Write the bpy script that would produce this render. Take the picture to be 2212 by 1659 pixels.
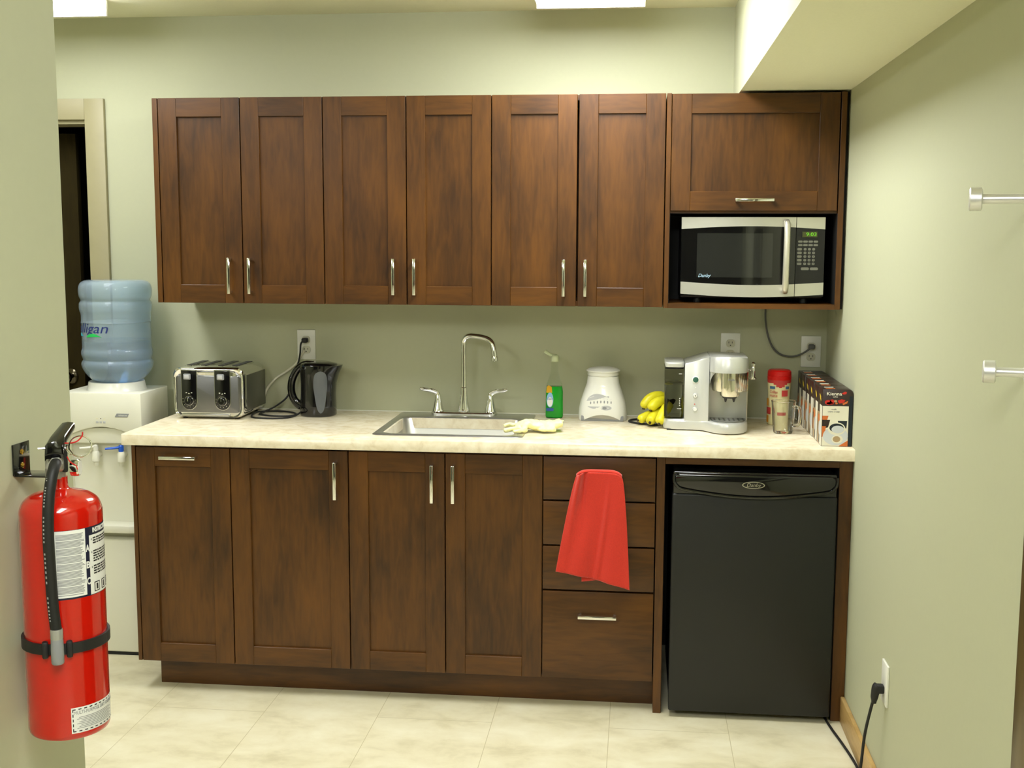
import bpy, bmesh, math, random
from math import pi, sin, cos, sqrt, radians
from mathutils import Vector, Matrix
random.seed(7)
for o in list(bpy.data.objects): bpy.data.objects.remove(o)
SC = bpy.context.scene
COL = SC.collection

# ---------------------------------------------------------------- camera
CX, CY, CZ = -0.6993, -4.4435, 1.5735
yaw, pitch, roll = 0.10647, -0.12104, 0.003575
fw = Vector((-sin(yaw)*cos(pitch), cos(yaw)*cos(pitch), sin(pitch)))
rt = Vector((cos(yaw), sin(yaw), 0)); up = rt.cross(fw)
r2 = cos(roll)*rt + sin(roll)*up; u2 = -sin(roll)*rt + cos(roll)*up
cam = bpy.data.cameras.new('camera'); camo = bpy.data.objects.new('camera', cam); COL.objects.link(camo)
cam.sensor_width = 36.0; cam.lens = 2534.1/2212*36.0; cam.clip_start = 0.05
camo.matrix_world = Matrix(((r2.x, u2.x, -fw.x, CX), (r2.y, u2.y, -fw.y, CY), (r2.z, u2.z, -fw.z, CZ), (0, 0, 0, 1)))
SC.camera = camo

# ---------------------------------------------------------------- world, exposure
w = bpy.data.worlds.new('world'); SC.world = w; w.use_nodes = True
w.node_tree.nodes['Background'].inputs[0].default_value = (0.9, 0.9, 0.8, 1)
w.node_tree.nodes['Background'].inputs[1].default_value = 0.02
vs = SC.view_settings
SC.display_settings.display_device = 'sRGB'
vs.view_transform = 'Standard'; vs.look = 'None'; vs.gamma = 1.0; vs.use_curve_mapping = False
vs.exposure = 1.15
LAMP = 10.9                                  # radiance of the fluorescent lenses
LAMPC = (0.975, 0.99, 1.0)
CEIL = 2.419

# ---------------------------------------------------------------- materials
def lin(c):
    c = c/255.0
    return c/12.92 if c <= 0.04045 else ((c+0.055)/1.055)**2.4
def rgb(r, g, b): return (lin(r), lin(g), lin(b), 1)
MATS = {}
def base_mat(name):
    m = bpy.data.materials.new(name); m.use_nodes = True
    MATS[name] = m
    return m, m.node_tree, m.node_tree.nodes['Principled BSDF']
def setp(b, **k):
    N = dict(rough='Roughness', metal='Metallic', trans='Transmission Weight', ior='IOR', spec='Specular IOR Level', coat='Coat Weight', coatr='Coat Roughness', alpha='Alpha', sheen='Sheen Weight', sss='Subsurface Weight')
    for a, v in k.items(): b.inputs[N[a]].default_value = v
def plain(name, c, rough=0.5, var=0.04, scale=30, bump=0.0, **k):
    """solid colour with a faint procedural mottling"""
    m, t, b = base_mat(name)
    co = t.nodes.new('ShaderNodeTexCoord'); n = t.nodes.new('ShaderNodeTexNoise')
    n.inputs['Scale'].default_value = scale; n.inputs['Detail'].default_value = 4
    t.links.new(co.outputs['Object'], n.inputs['Vector'])
    mx = t.nodes.new('ShaderNodeMix'); mx.data_type = 'RGBA'
    c = tuple(c)
    mx.inputs[6].default_value = tuple(x*(1-var) for x in c[:3])+(1,)
    mx.inputs[7].default_value = tuple(min(1, x*(1+var)) for x in c[:3])+(1,)
    t.links.new(n.outputs['Fac'], mx.inputs[0]); t.links.new(mx.outputs[2], b.inputs['Base Color'])
    setp(b, rough=rough, **k)
    if bump:
        bp = t.nodes.new('ShaderNodeBump'); bp.inputs['Strength'].default_value = bump; bp.inputs['Distance'].default_value = 0.002
        t.links.new(n.outputs['Fac'], bp.inputs['Height']); t.links.new(bp.outputs[0], b.inputs['Normal'])
    return m
def wood(name, horiz=False, c0=(52, 28, 3), c1=(99, 60, 13), rough=0.36, spec=0.45):
    m, t, b = base_mat(name); L = t.links.new; N = t.nodes.new
    co = N('ShaderNodeTexCoord'); oi = N('ShaderNodeObjectInfo'); ad = N('ShaderNodeVectorMath'); ad.operation = 'ADD'
    sc = N('ShaderNodeVectorMath'); sc.operation = 'SCALE'; sc.inputs['Scale'].default_value = 7.3
    cm = N('ShaderNodeCombineXYZ')
    for i in range(3): L(oi.outputs['Random'], cm.inputs[i])
    L(cm.outputs[0], sc.inputs[0]); L(co.outputs['Object'], ad.inputs[0]); L(sc.outputs[0], ad.inputs[1])
    mp = N('ShaderNodeMapping'); mp.inputs['Scale'].default_value = (6, 45, 45) if horiz else (45, 45, 6)
    L(ad.outputs[0], mp.inputs['Vector'])
    n1 = N('ShaderNodeTexNoise'); n1.inputs['Scale'].default_value = 1.6; n1.inputs['Detail'].default_value = 6; n1.inputs['Distortion'].default_value = 0.6
    L(mp.outputs[0], n1.inputs['Vector'])
    mp2 = N('ShaderNodeMapping'); mp2.inputs['Scale'].default_value = (2.2, 6, 6) if horiz else (6, 6, 2.2)
    L(ad.outputs[0], mp2.inputs['Vector'])
    n2 = N('ShaderNodeTexNoise'); n2.inputs['Scale'].default_value = 1.3; n2.inputs['Detail'].default_value = 3
    L(mp2.outputs[0], n2.inputs['Vector'])
    ma = N('ShaderNodeMath'); ma.operation = 'MULTIPLY_ADD'; ma.inputs[1].default_value = 0.45
    L(n1.outputs['Fac'], ma.inputs[0])
    m2 = N('ShaderNodeMath'); m2.operation = 'MULTIPLY'; m2.inputs[1].default_value = 0.75; L(n2.outputs['Fac'], m2.inputs[0]); L(m2.outputs[0], ma.inputs[2])
    cr = N('ShaderNodeValToRGB'); cr.color_ramp.elements[0].position = 0.38; cr.color_ramp.elements[1].position = 0.82
    cr.color_ramp.elements[0].color = rgb(*c0); cr.color_ramp.elements[1].color = rgb(*c1)
    L(ma.outputs[0], cr.inputs[0]); L(cr.outputs[0], b.inputs['Base Color'])
    setp(b, rough=rough, spec=spec)
    bp = N('ShaderNodeBump'); bp.inputs['Strength'].default_value = 0.06; bp.inputs['Distance'].default_value = 0.001
    L(n1.outputs['Fac'], bp.inputs['Height']); L(bp.outputs[0], b.inputs['Normal'])
    return m
def mottled(name, cs, scale, rough, pos=(0.3, 0.5, 0.7), aniso=(1, 1, 1), tile=None, spec=0.5, dist=0.8):
    m, t, b = base_mat(name); L = t.links.new; N = t.nodes.new
    co = N('ShaderNodeTexCoord'); mp = N('ShaderNodeMapping'); mp.inputs['Scale'].default_value = aniso
    L(co.outputs['Object'], mp.inputs[0])
    n = N('ShaderNodeTexNoise'); n.inputs['Scale'].default_value = scale; n.inputs['Detail'].default_value = 7; n.inputs['Distortion'].default_value = dist; n.inputs['Roughness'].default_value = 0.62
    L(mp.outputs[0], n.inputs['Vector'])
    cr = N('ShaderNodeValToRGB'); e = cr.color_ramp.elements
    e[0].position = pos[0]; e[0].color = rgb(*cs[0]); e[1].position = pos[2]; e[1].color = rgb(*cs[2])
    k = e.new(pos[1]); k.color = rgb(*cs[1])
    L(n.outputs['Fac'], cr.inputs[0]); out = cr.outputs[0]
    if tile:
        br = N('ShaderNodeTexBrick'); br.inputs['Scale'].default_value = 1; br.offset = 0.5
        br.inputs['Brick Width'].default_value = tile[0]; br.inputs['Row Height'].default_value = tile[1]
        br.inputs['Mortar Size'].default_value = 0.0012; br.inputs['Mortar Smooth'].default_value = 0.3
        mp3 = N('ShaderNodeMapping'); mp3.inputs['Rotation'].default_value = (0, 0, pi/2); mp3.inputs['Location'].default_value = tile[2]
        L(co.outputs['Object'], mp3.inputs[0]); L(mp3.outputs[0], br.inputs['Vector'])
        mx = N('ShaderNodeMix'); mx.data_type = 'RGBA'; mx.inputs[7].default_value = rgb(186, 176, 138)
        L(br.outputs['Fac'], mx.inputs[0]); L(out, mx.inputs[6]); out = mx.outputs[2]
    L(out, b.inputs['Base Color']); setp(b, rough=rough, spec=spec)
    return m
def emit(name, c, s):
    m = bpy.data.materials.new(name); m.use_nodes = True; t = m.node_tree; MATS[name] = m
    t.nodes.remove(t.nodes['Principled BSDF']); e = t.nodes.new('ShaderNodeEmission')
    e.inputs[0].default_value = tuple(c)[:3]+(1,); e.inputs[1].default_value = s
    t.links.new(e.outputs[0], t.nodes['Material Output'].inputs[0]); return m
def glass(name, c, ior=1.45, rough=0.0, **k):
    m, t, b = base_mat(name); b.inputs['Base Color'].default_value = tuple(c)
    setp(b, rough=rough, trans=1.0, ior=ior, **k); return m

wall_m = plain('wall_paint', rgb(183, 185, 155), 0.72, 0.02, 60, 0.04)
ceil_m = plain('ceiling_paint', rgb(246, 245, 216), 0.9, 0.03, 120, 0.25)
casing_m = plain('casing_paint', rgb(158, 151, 116), 0.5)
front_m = plain('front_wall_darkened', rgb(84, 80, 66), 0.8)  # unseen wall behind the camera, darkened to keep reflections in pulls and fridge dark
closet_m = plain('closet_darkness', rgb(22, 20, 18), 0.9)  # near-black colour stands in for the unlit closet
floor_m = mottled('vinyl_floor', ((196, 187, 152), (221, 213, 182), (230, 224, 197)), 5.0, 0.42, (0.25, 0.48, 0.66), (1.0, 1.5, 1), (0.77*2, 0.385, (0.0, 0.0, 0)), 0.3, 0.25)
oak_m = mottled('oak_trim', ((170, 132, 72), (196, 160, 98), (206, 174, 116)), 9, 0.4, (0.3, 0.5, 0.7), (1, 1, 12))
wv = wood('stained_maple_vertical'); wh = wood('stained_maple_horizontal', True)
WD = [wv, wh]
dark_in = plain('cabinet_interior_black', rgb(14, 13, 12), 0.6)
counter_m = mottled('laminate', ((206, 191, 158), (223, 212, 184), (231, 223, 199)), 22, 0.22, (0.3, 0.5, 0.7), (1, 1, 1), None, 0.45, 0.5)
chrome = plain('chrome', (0.82, 0.82, 0.80), 0.07, 0.01, metal=1.0)
nickel = plain('satin_nickel', (0.72, 0.71, 0.66), 0.22, 0.02, metal=1.0)
steel = plain('brushed_steel', (0.62, 0.61, 0.56), 0.3, 0.05, 80, metal=1.0)
sink_m = plain('sink_steel', (0.62, 0.62, 0.60), 0.36, 0.03, metal=1.0)
silver = plain('silver_plastic', rgb(208, 209, 204), 0.32, 0.02, metal=0.45)
silver_d = plain('silver_plastic_dark', rgb(120, 122, 118), 0.35, 0.02, metal=0.4)  # darker silver for the drip grate
white_p = plain('white_plastic', rgb(236, 236, 228), 0.3, 0.01, coat=0.3)
cream_p = plain('dispenser_plastic', rgb(232, 231, 215), 0.35, 0.01)
outlet_m = plain('outlet_plastic', rgb(232, 232, 220), 0.35, 0.01)
grey_p = plain('grey_plastic', rgb(140, 142, 144), 0.4)
lgrey_p = plain('light_grey_plastic', rgb(186, 187, 188), 0.4)
black_g = plain('gloss_black', rgb(12, 12, 12), 0.1, 0.02, coat=0.5)
black_m = plain('satin_black', rgb(20, 20, 20), 0.38)
fridge_m = plain('fridge_black', rgb(17, 18, 17), 0.42, 0.08, 400, 0.15)
rubber = plain('black_rubber', rgb(22, 22, 22), 0.55)
red_paint = plain('red_paint', rgb(196, 24, 10), 0.12, 0.01, coat=0.6)
white_l = plain('label_white', rgb(232, 232, 226), 0.4, 0.01)
navy = plain('label_navy', rgb(24, 26, 52), 0.4)
ink = plain('ink_black', rgb(25, 25, 28), 0.5)
ink_g = plain('ink_grey', rgb(150, 151, 150), 0.5)
brass = plain('brass', rgb(200, 160, 70), 0.25, metal=1.0)
cast = plain('cast_aluminium', rgb(176, 176, 170), 0.35, metal=0.5)
red_cloth = plain('red_towelling', rgb(204, 46, 26), 0.9, 0.14, 260, 0.6, sheen=0.3)
yellow_r = plain('yellow_rubber', rgb(250, 245, 176), 0.45, 0.03, sss=0.1)
banana_m = mottled('banana_skin', ((196, 186, 20), (222, 212, 34), (226, 220, 50)), 14, 0.42, (0.25, 0.5, 0.7))
banana_t = plain('banana_tip', rgb(62, 52, 18), 0.7)
red_lid = plain('red_lid', rgb(205, 20, 16), 0.3)
can_y = plain('canister_cream', rgb(232, 222, 168), 0.4)
can_r = plain('canister_red_print', rgb(196, 60, 56), 0.4)
can_b = plain('canister_blue_print', rgb(70, 110, 140), 0.4)
can_o = plain('canister_orange_print', rgb(220, 150, 40), 0.4)
box_b = plain('carton_brown', rgb(48, 34, 28), 0.35)
box_w = plain('carton_cream', rgb(232, 228, 208), 0.35)
box_n = plain('carton_navy', rgb(22, 34, 44), 0.35)
box_r = plain('carton_red', rgb(200, 40, 30), 0.35)
box_o = plain('carton_orange', rgb(206, 110, 50), 0.35)
box_g = plain('carton_pale_grey', rgb(205, 210, 214), 0.35)
box_y = plain('carton_yellow', rgb(220, 190, 50), 0.35)
coffee_m = plain('carton_coffee', rgb(176, 150, 112), 0.35)
leaf_m = wood('dark_door_wood', False, (34, 27, 8), (50, 42, 16), 0.8, 0.1)
glass_c = glass('clear_glass', (0.96, 0.97, 0.95, 1), 1.45)
bottle_m = glass('blue_polycarbonate', (0.74, 0.87, 0.98, 1), 1.25, 0.05); MATS['blue_polycarbonate'].node_tree.nodes['Principled BSDF'].inputs['Transmission Weight'].default_value = 0.82
water_m = glass('bottle_water', (0.42, 0.66, 0.90, 1), 1.2)
clear_p = glass('clear_plastic', (0.93, 0.96, 0.93, 1), 1.2)
smoke_p = glass('smoked_plastic', (0.62, 0.62, 0.58, 1), 1.15, 0.03)
tankwater = glass('tank_water', (0.9, 0.93, 0.9, 1), 1.33)
green_l = glass('green_soap', (0.02, 0.62, 0.06, 1), 1.34)
green_s = plain('green_soap_core', rgb(14, 182, 44), 0.15)
cap_m = plain('pale_green_cap', rgb(205, 214, 176), 0.4)
blue_l = plain('soap_label_blue', rgb(40, 80, 150), 0.4)
lblue_l = plain('soap_label_sky', rgb(140, 185, 225), 0.4)
yell_l = plain('soap_label_yellow', rgb(214, 160, 20), 0.4)
blue_h = plain('blue_handle', rgb(30, 90, 205), 0.35)
cyan_i = plain('cyan_ink', rgb(50, 190, 215), 0.5)
green_i = plain('green_ink', rgb(30, 190, 90), 0.5)
blue_i = plain('blue_ink', rgb(20, 40, 110), 0.5)
redp = plain('red_plastic', rgb(200, 30, 30), 0.4)
jade = plain('green_button', rgb(54, 98, 82), 0.3)
mw_win = plain('microwave_window', rgb(38, 39, 36), 0.12, 0.02, coat=0.6)
lcd = emit('display_green', rgb(120, 210, 50), 0.55)
lcd_bg = plain('display_backing', rgb(70, 74, 34), 0.3)
lens_m = emit('fluorescent_lens', LAMPC, LAMP)
lens_dim = emit('fluorescent_lens_dimmed', LAMPC, LAMP*0.62)  # left fixture, output lowered so the wall beside it is less bright
lens_boost = emit('fluorescent_lens_boosted', LAMPC, LAMP*1.4)  # rear fixture, output raised to brighten the near wall and backsplash
fixture_m = plain('fixture_white', rgb(225, 222, 205), 0.5)

# ---------------------------------------------------------------- mesh helpers
def B(): return bmesh.new()
def merge(bm, src, M=None, mat=None):
    """append bmesh src to bm"""
    mp = {}
    for v in src.verts: mp[v] = bm.verts.new((M @ v.co) if M else v.co)
    flip = M is not None and M.to_3x3().determinant() < 0
    for f in src.faces:
        vs = [mp[v] for v in f.verts]
        if flip: vs.reverse()
        try:
            nf = bm.faces.new(vs); nf.material_index = f.material_index if mat is None else mat; nf.smooth = f.smooth
        except ValueError: pass
    src.free()
def box(bm, x0, x1, y0, y1, z0, z1, mat=0, bev=0.0, seg=2, M=None):
    t = B(); bmesh.ops.create_cube(t, size=1)
    for v in t.verts:
        v.co = Vector(((x0+x1)/2+v.co.x*(x1-x0), (y0+y1)/2+v.co.y*(y1-y0), (z0+z1)/2+v.co.z*(z1-z0)))
    if bev > 0: bmesh.ops.bevel(t, geom=t.edges[:], offset=bev, segments=seg, profile=0.5, affect='EDGES', clamp_overlap=True)
    merge(bm, t, M, mat)
def rings(bm, rs, mat=0, caps=True, closed=True):
    """loft a list of rings (same count)"""
    vr = [[bm.verts.new(p) for p in r] for r in rs]; n = len(rs[0])
    for a, b in zip(vr, vr[1:]):
        for i in range(n if closed else n-1):
            j = (i+1) % n
            f = bm.faces.new((a[i], a[j], b[j], b[i])); f.material_index = mat
    if caps:
        f = bm.faces.new(list(reversed(vr[0]))); f.material_index = mat
        f = bm.faces.new(vr[-1]); f.material_index = mat
    return vr
def lathe(bm, prof, c=(0, 0, 0), seg=32, mat=0, axis='z', caps=True, M=None):
    """prof = [(radius, height)]"""
    rs = []
    for r, h in prof:
        ring = []
        for i in range(seg):
            a = 2*pi*i/seg
            p = {'z': (r*cos(a), r*sin(a), h), 'y': (r*cos(a), h, -r*sin(a)), 'x': (h, r*cos(a), r*sin(a))}[axis]
            q = Vector(p)+Vector(c)
            ring.append(M @ q if M else q)
        rs.append(ring)
    rings(bm, rs, mat, caps)
def smooth_pts(pts, k=8):
    P = [Vector(p) for p in pts]; P = [P[0]*2-P[1]]+P+[P[-1]*2-P[-2]]; out = []
    for i in range(1, len(P)-2):
        for s in range(k):
            t = s/k; a, b, c, d = P[i-1:i+3]
            out.append(0.5*((2*b)+(-a+c)*t+(2*a-5*b+4*c-d)*t*t+(-a+3*b-3*c+d)*t**3))
    out.append(P[-2]); return out
def tube(bm, pts, r, seg=10, mat=0, k=8, flat=1.0, M=None, caps=True):
    """sweep; r number or list over the control points; flat squashes the section"""
    n0 = len(pts); S = smooth_pts(pts, k) if k > 1 else [Vector(p) for p in pts]
    def rad(i):
        if not isinstance(r, (list, tuple)): return r
        t = i/(len(S)-1)*(n0-1); a = min(int(t), n0-2); f = t-a; f = f*f*(3-2*f)
        return r[a]*(1-f)+r[a+1]*f
    T = [(S[min(i+1, len(S)-1)]-S[max(i-1, 0)]).normalized() for i in range(len(S))]
    nrm = Vector((0, 0, 1)) if abs(T[0].z) < 0.9 else Vector((0, 1, 0))
    nrm = (nrm-T[0]*nrm.dot(T[0])).normalized(); rs = []
    for i, p in enumerate(S):
        nrm = (nrm-T[i]*nrm.dot(T[i])).normalized(); bi = T[i].cross(nrm); q = rad(i)
        ring = [p+nrm*cos(2*pi*j/seg)*q*flat+bi*sin(2*pi*j/seg)*q for j in range(seg)]
        rs.append([M @ v for v in ring] if M else ring)
    rings(bm, rs, mat, caps)
def prism(bm, poly, lo, hi, axis='z', mat=0, bev=0.0, M=None):
    """extrude a 2D polygon: axis z -> (x,y), axis y -> (x,z), axis x -> (y,z)"""
    t = B()
    def P(a, b, h): return {'z': (a, b, h), 'y': (a, h, b), 'x': (h, a, b)}[axis]
    v0 = [t.verts.new(P(a, b, lo)) for a, b in poly]; v1 = [t.verts.new(P(a, b, hi)) for a, b in poly]
    n = len(poly); t.faces.new(v0); t.faces.new(list(reversed(v1)))
    for i in range(n): t.faces.new((v0[i], v1[i], v1[(i+1) % n], v0[(i+1) % n]))
    bmesh.ops.recalc_face_normals(t, faces=t.faces[:])
    if bev > 0:
        ed = [e for e in t.edges if len(e.link_faces) == 2 and e.calc_face_angle(0) > 0.6]
        bmesh.ops.bevel(t, geom=ed, offset=bev, segments=2, profile=0.5, affect='EDGES', clamp_overlap=True)
    merge(bm, t, M, mat)
def sup(cx, cy, a, b, z, n=40, e=3.0):
    """superellipse ring"""
    out = []
    for i in range(n):
        t = 2*pi*i/n; c, s = cos(t), sin(t)
        out.append(Vector((cx+a*math.copysign(abs(c)**(2/e), c), cy+b*math.copysign(abs(s)**(2/e), s), z)))
    return out
def rrect(x0, x1, z0, z1, r, n=6):
    out = []
    for cx, cz, a0 in ((x1-r, z1-r, 0), (x0+r, z1-r, 90), (x0+r, z0+r, 180), (x1-r, z0+r, 270)):
        for i in range(n+1):
            a = radians(a0+90*i/n); out.append((cx+r*cos(a), cz+r*sin(a)))
    return out
def ellipse(cx, cz, a, b, n=28): return [(cx+a*cos(2*pi*i/n), cz+b*sin(2*pi*i/n)) for i in range(n)]
_tc = {}
def text(bm, s, size, M, mat=0, depth=0.0004, shear=0.0, width=None, bold=0.0):
    """lettering in the local xy plane, centred, placed by M (x right, y up, z out)"""
    cu = bpy.data.curves.new('t', 'FONT'); cu.body = s; cu.size = size; cu.align_x = 'CENTER'; cu.align_y = 'CENTER'
    cu.shear = shear; cu.extrude = depth; cu.resolution_u = 3; cu.offset = bold
    o = bpy.data.objects.new('t', cu); COL.objects.link(o); dg = bpy.context.evaluated_depsgraph_get(); dg.update()
    me = bpy.data.meshes.new_from_object(o.evaluated_get(dg)); t = B(); t.from_mesh(me)
    if width and t.verts:
        xs = [v.co.x for v in t.verts]; k = width/max(1e-6, max(xs)-min(xs))
        for v in t.verts: v.co.x *= k
    bpy.data.objects.remove(o); bpy.data.curves.remove(cu); bpy.data.meshes.remove(me)
    if callable(M):
        for v in t.verts: v.co = M(v.co)
        merge(bm, t, None, mat)
    else: merge(bm, t, M, mat)
def face_y(x, y, z):       # frame whose z axis points to -y (towards the camera)
    return Matrix(((1, 0, 0, x), (0, 0, -1, y), (0, 1, 0, z), (0, 0, 0, 1)))

# ---------------------------------------------------------------- objects
ROOT = {}
def thing(name, label, cat, loc=(0, 0, 0), rotz=0.0, group=None, kind=None):
    o = bpy.data.objects.new(name, None); COL.objects.link(o); o.empty_display_size = 0.05
    o.location = loc; o.rotation_euler = (0, 0, rotz)
    if label: o['label'] = label
    if cat: o['category'] = cat
    if group: o['group'] = group
    if kind: o['kind'] = kind
    ROOT[o] = Matrix.Translation(loc) @ Matrix.Rotation(rotz, 4, 'Z')
    return o
def part(name, bm, mats, parent=None, world=True, sharp=35, recalc=True, label=None, loc=None):
    if recalc: bmesh.ops.recalc_face_normals(bm, faces=bm.faces[:])
    Mr = ROOT[parent] if parent else (Matrix.Translation(loc) if loc else Matrix())
    if world and (parent or loc): bm.transform(Mr.inverted())
    for f in bm.faces: f.smooth = True
    for e in bm.edges:
        e.smooth = not (len(e.link_faces) == 2 and e.calc_face_angle(0) > radians(sharp))
    me = bpy.data.meshes.new(name); bm.to_mesh(me); bm.free()
    for m in (mats if isinstance(mats, (list, tuple)) else [mats]): me.materials.append(m)
    o = bpy.data.objects.new(name, me); COL.objects.link(o)
    if parent: o.parent = parent
    elif loc: o.location = loc
    ROOT[o] = Mr
    if label: o['label'] = label
    return o
def tag(o, label, cat, group=None):
    o['label'] = label; o['category'] = cat
    if group: o['group'] = group
    return o
def struct(name, bm, mats, loc=None):
    o = part(name, bm, mats, None, loc=loc); o['kind'] = 'structure'; return o
def bx(x0, x1, y0, y1, z0, z1, mat=0, bev=0.0, seg=2):
    bm = B(); box(bm, x0, x1, y0, y1, z0, z1, mat, bev, seg); return bm

# ================================================================ the room
XW = -1.64; YW = -2.591            # the near wall on the left and where it ends
bm = B(); box(bm, -4.2, 0.12, -7.2, 1.3, -0.1, 0.0); struct('floor', bm, floor_m)
bm = B(); box(bm, -4.2, 0.12, -7.2, 0.12, CEIL, CEIL+0.1); struct('ceiling', bm, ceil_m)
DX0, DX1, DZ = -3.60, -2.84, 2.035
bm = B()
box(bm, -4.2, DX0, 0, 0.12, 0, CEIL); box(bm, DX0, DX1, 0, 0.12, DZ, CEIL); box(bm, DX1, 0.12, 0, 0.12, 0, CEIL)
struct('wall_back', bm, wall_m)
struct('wall_right', bx(0, 0.12, -7.2, 0, 0, CEIL), wall_m)
struct('wall_left', bx(-4.2, -4.08, -7.2, 0, 0, CEIL), wall_m)
struct('wall_front', bx(-4.08, 0, -7.2, -7.08, 0, CEIL), front_m)
struct('wall_near_left', bx(XW-0.12, XW, -7.08, YW, 0, CEIL), wall_m)
# dropped soffit along the right wall
SZ = 2.082; SX = -0.365
bm = B(); box(bm, SX, 0, -7.08, 0, SZ, CEIL)
for f in bm.faces: f.material_index = 1 if f.calc_center_median().z < SZ+0.01 else 0
struct('trim_1', bm, [wall_m, ceil_m])
# little room behind the door, its darkness put into near-black walls
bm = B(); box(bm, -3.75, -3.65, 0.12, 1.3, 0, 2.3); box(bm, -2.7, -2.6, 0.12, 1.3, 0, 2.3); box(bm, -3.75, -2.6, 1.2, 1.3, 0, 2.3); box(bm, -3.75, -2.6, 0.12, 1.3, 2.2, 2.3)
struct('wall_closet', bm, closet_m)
struct('baseboard_right', bx(-0.014, 0, -2.336, -0.632, 0, 0.088, 0, 0.003), oak_m)
bm = B(); box(bm, DX1+0.08, -2.44, -0.014, 0, 0, 0.088, 0, 0.003); box(bm, -4.08, DX0-0.08, -0.014, 0, 0, 0.088, 0, 0.003)
struct('baseboard_back', bm, oak_m)
struct('baseboard_near_left', bx(XW, XW+0.014, -7.08, YW, 0, 0.088, 0, 0.003), oak_m)
# door in the back wall, ajar
d = thing('door_1', None, None, (DX1, 0, 0), kind='structure')
bm = B(); box(bm, DX0-0.078, DX0, -0.018, 0, 0, DZ+0.08, 0, 0.002); box(bm, DX1, DX1+0.078, -0.018, 0, 0, DZ+0.08, 0, 0.002); box(bm, DX0, DX1, -0.018, 0, DZ, DZ+0.08, 0, 0.002)
part('door_casing', bm, casing_m, d)
bm = B(); box(bm, DX0, DX0+0.015, 0, 0.12, 0, DZ-0.015); box(bm, DX1-0.0006, DX1, 0, 0.12, 0, DZ-0.015); box(bm, DX0, DX1, 0, 0.12, DZ-0.015, DZ)
part('door_jamb', bm, casing_m, d)
Md = Matrix.Translation((DX0+0.03, 0.125, 0)) @ Matrix.Rotation(radians(5), 4, 'Z')
bm = B(); box(bm, 0, 0.597, 0, 0.04, 0.01, 2.0, 0, 0.002, 2, Md)
lf = part('door_leaf', bm, leaf_m, d)
bm = B()
kp = Md @ Vector((0.540, 0, 1.012))
lathe(bm, [(0.03, 0.0), (0.032, -0.004), (0.028, -0.008), (0.011, -0.012), (0.011, -0.03), (0.022, -0.038), (0.028, -0.05), (0.026, -0.062), (0.012, -0.068)], kp, 24, 0, 'y')
part('door_knob', bm, plain('dark_bronze', (0.10, 0.085, 0.06), 0.18, 0.05, metal=1.0), lf)
# door on the right wall, its dark casing just enters the picture
d = thing('door_2', None, None, (0, -2.8, 0), kind='structure')
bm = B(); box(bm, -0.016, 0, -2.416, -2.336, 0, 2.04, 0, 0.002); box(bm, -0.016, 0, -3.30, -3.22, 0, 2.04, 0, 0.002); box(bm, -0.016, 0, -3.30, -2.336, 2.04, SZ, 0, 0.002)
part('door_casing', bm, wood('brown_casing', False, (70, 56, 26), (104, 86, 44)), d)
part('door_leaf', bx(-0.008, 0, -3.22, -2.416, 0.005, 2.04), leaf_m, d)

# ceiling lights: surface mounted wrap-around fluorescents
def ceiling_light(x, y1, label, L=1.22, lens=None):
    y0 = y1-L; x0, x1 = x-0.185, x+0.185
    t = thing('ceiling_light', label, 'ceiling light', (x, (y0+y1)/2, CEIL), group='wrap-around ceiling fixtures')
    bm = B(); box(bm, x0+0.01, x1-0.01, y0+0.004, y1-0.004, CEIL-0.015, CEIL); box(bm, x0, x1, y0, y0+0.012, CEIL-0.058, CEIL, 0, 0.003); box(bm, x0, x1, y1-0.012, y1, CEIL-0.058, CEIL, 0, 0.003)
    part('housing', bm, fixture_m, t)
    bm = B(); prism(bm, [(x0+0.004, CEIL-0.012), (x0+0.001, CEIL-0.04), (x0+0.02, CEIL-0.056), (x1-0.02, CEIL-0.056), (x1-0.001, CEIL-0.04), (x1-0.004, CEIL-0.012)], y0+0.012, y1-0.012, 'y')
    part('lens', bm, lens or lens_m, t)
    return t
ceiling_light(-0.875, -0.32, 'glowing ceiling fixture above the sink, at the top centre of the photo')
ceiling_light(-2.775, -0.32, 'glowing ceiling fixture beside the grey-green wall end, at the top left corner', lens=lens_dim)
ceiling_light(-0.82, -3.6, 'glowing ceiling fixture over the walkway behind the viewpoint, out of frame', lens=lens_boost)
ceiling_light(-2.775, -3.0, 'unseen ceiling fixture added behind the near wall to light the back left')  # added lamp, never in view, brightens the back left of the room

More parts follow.
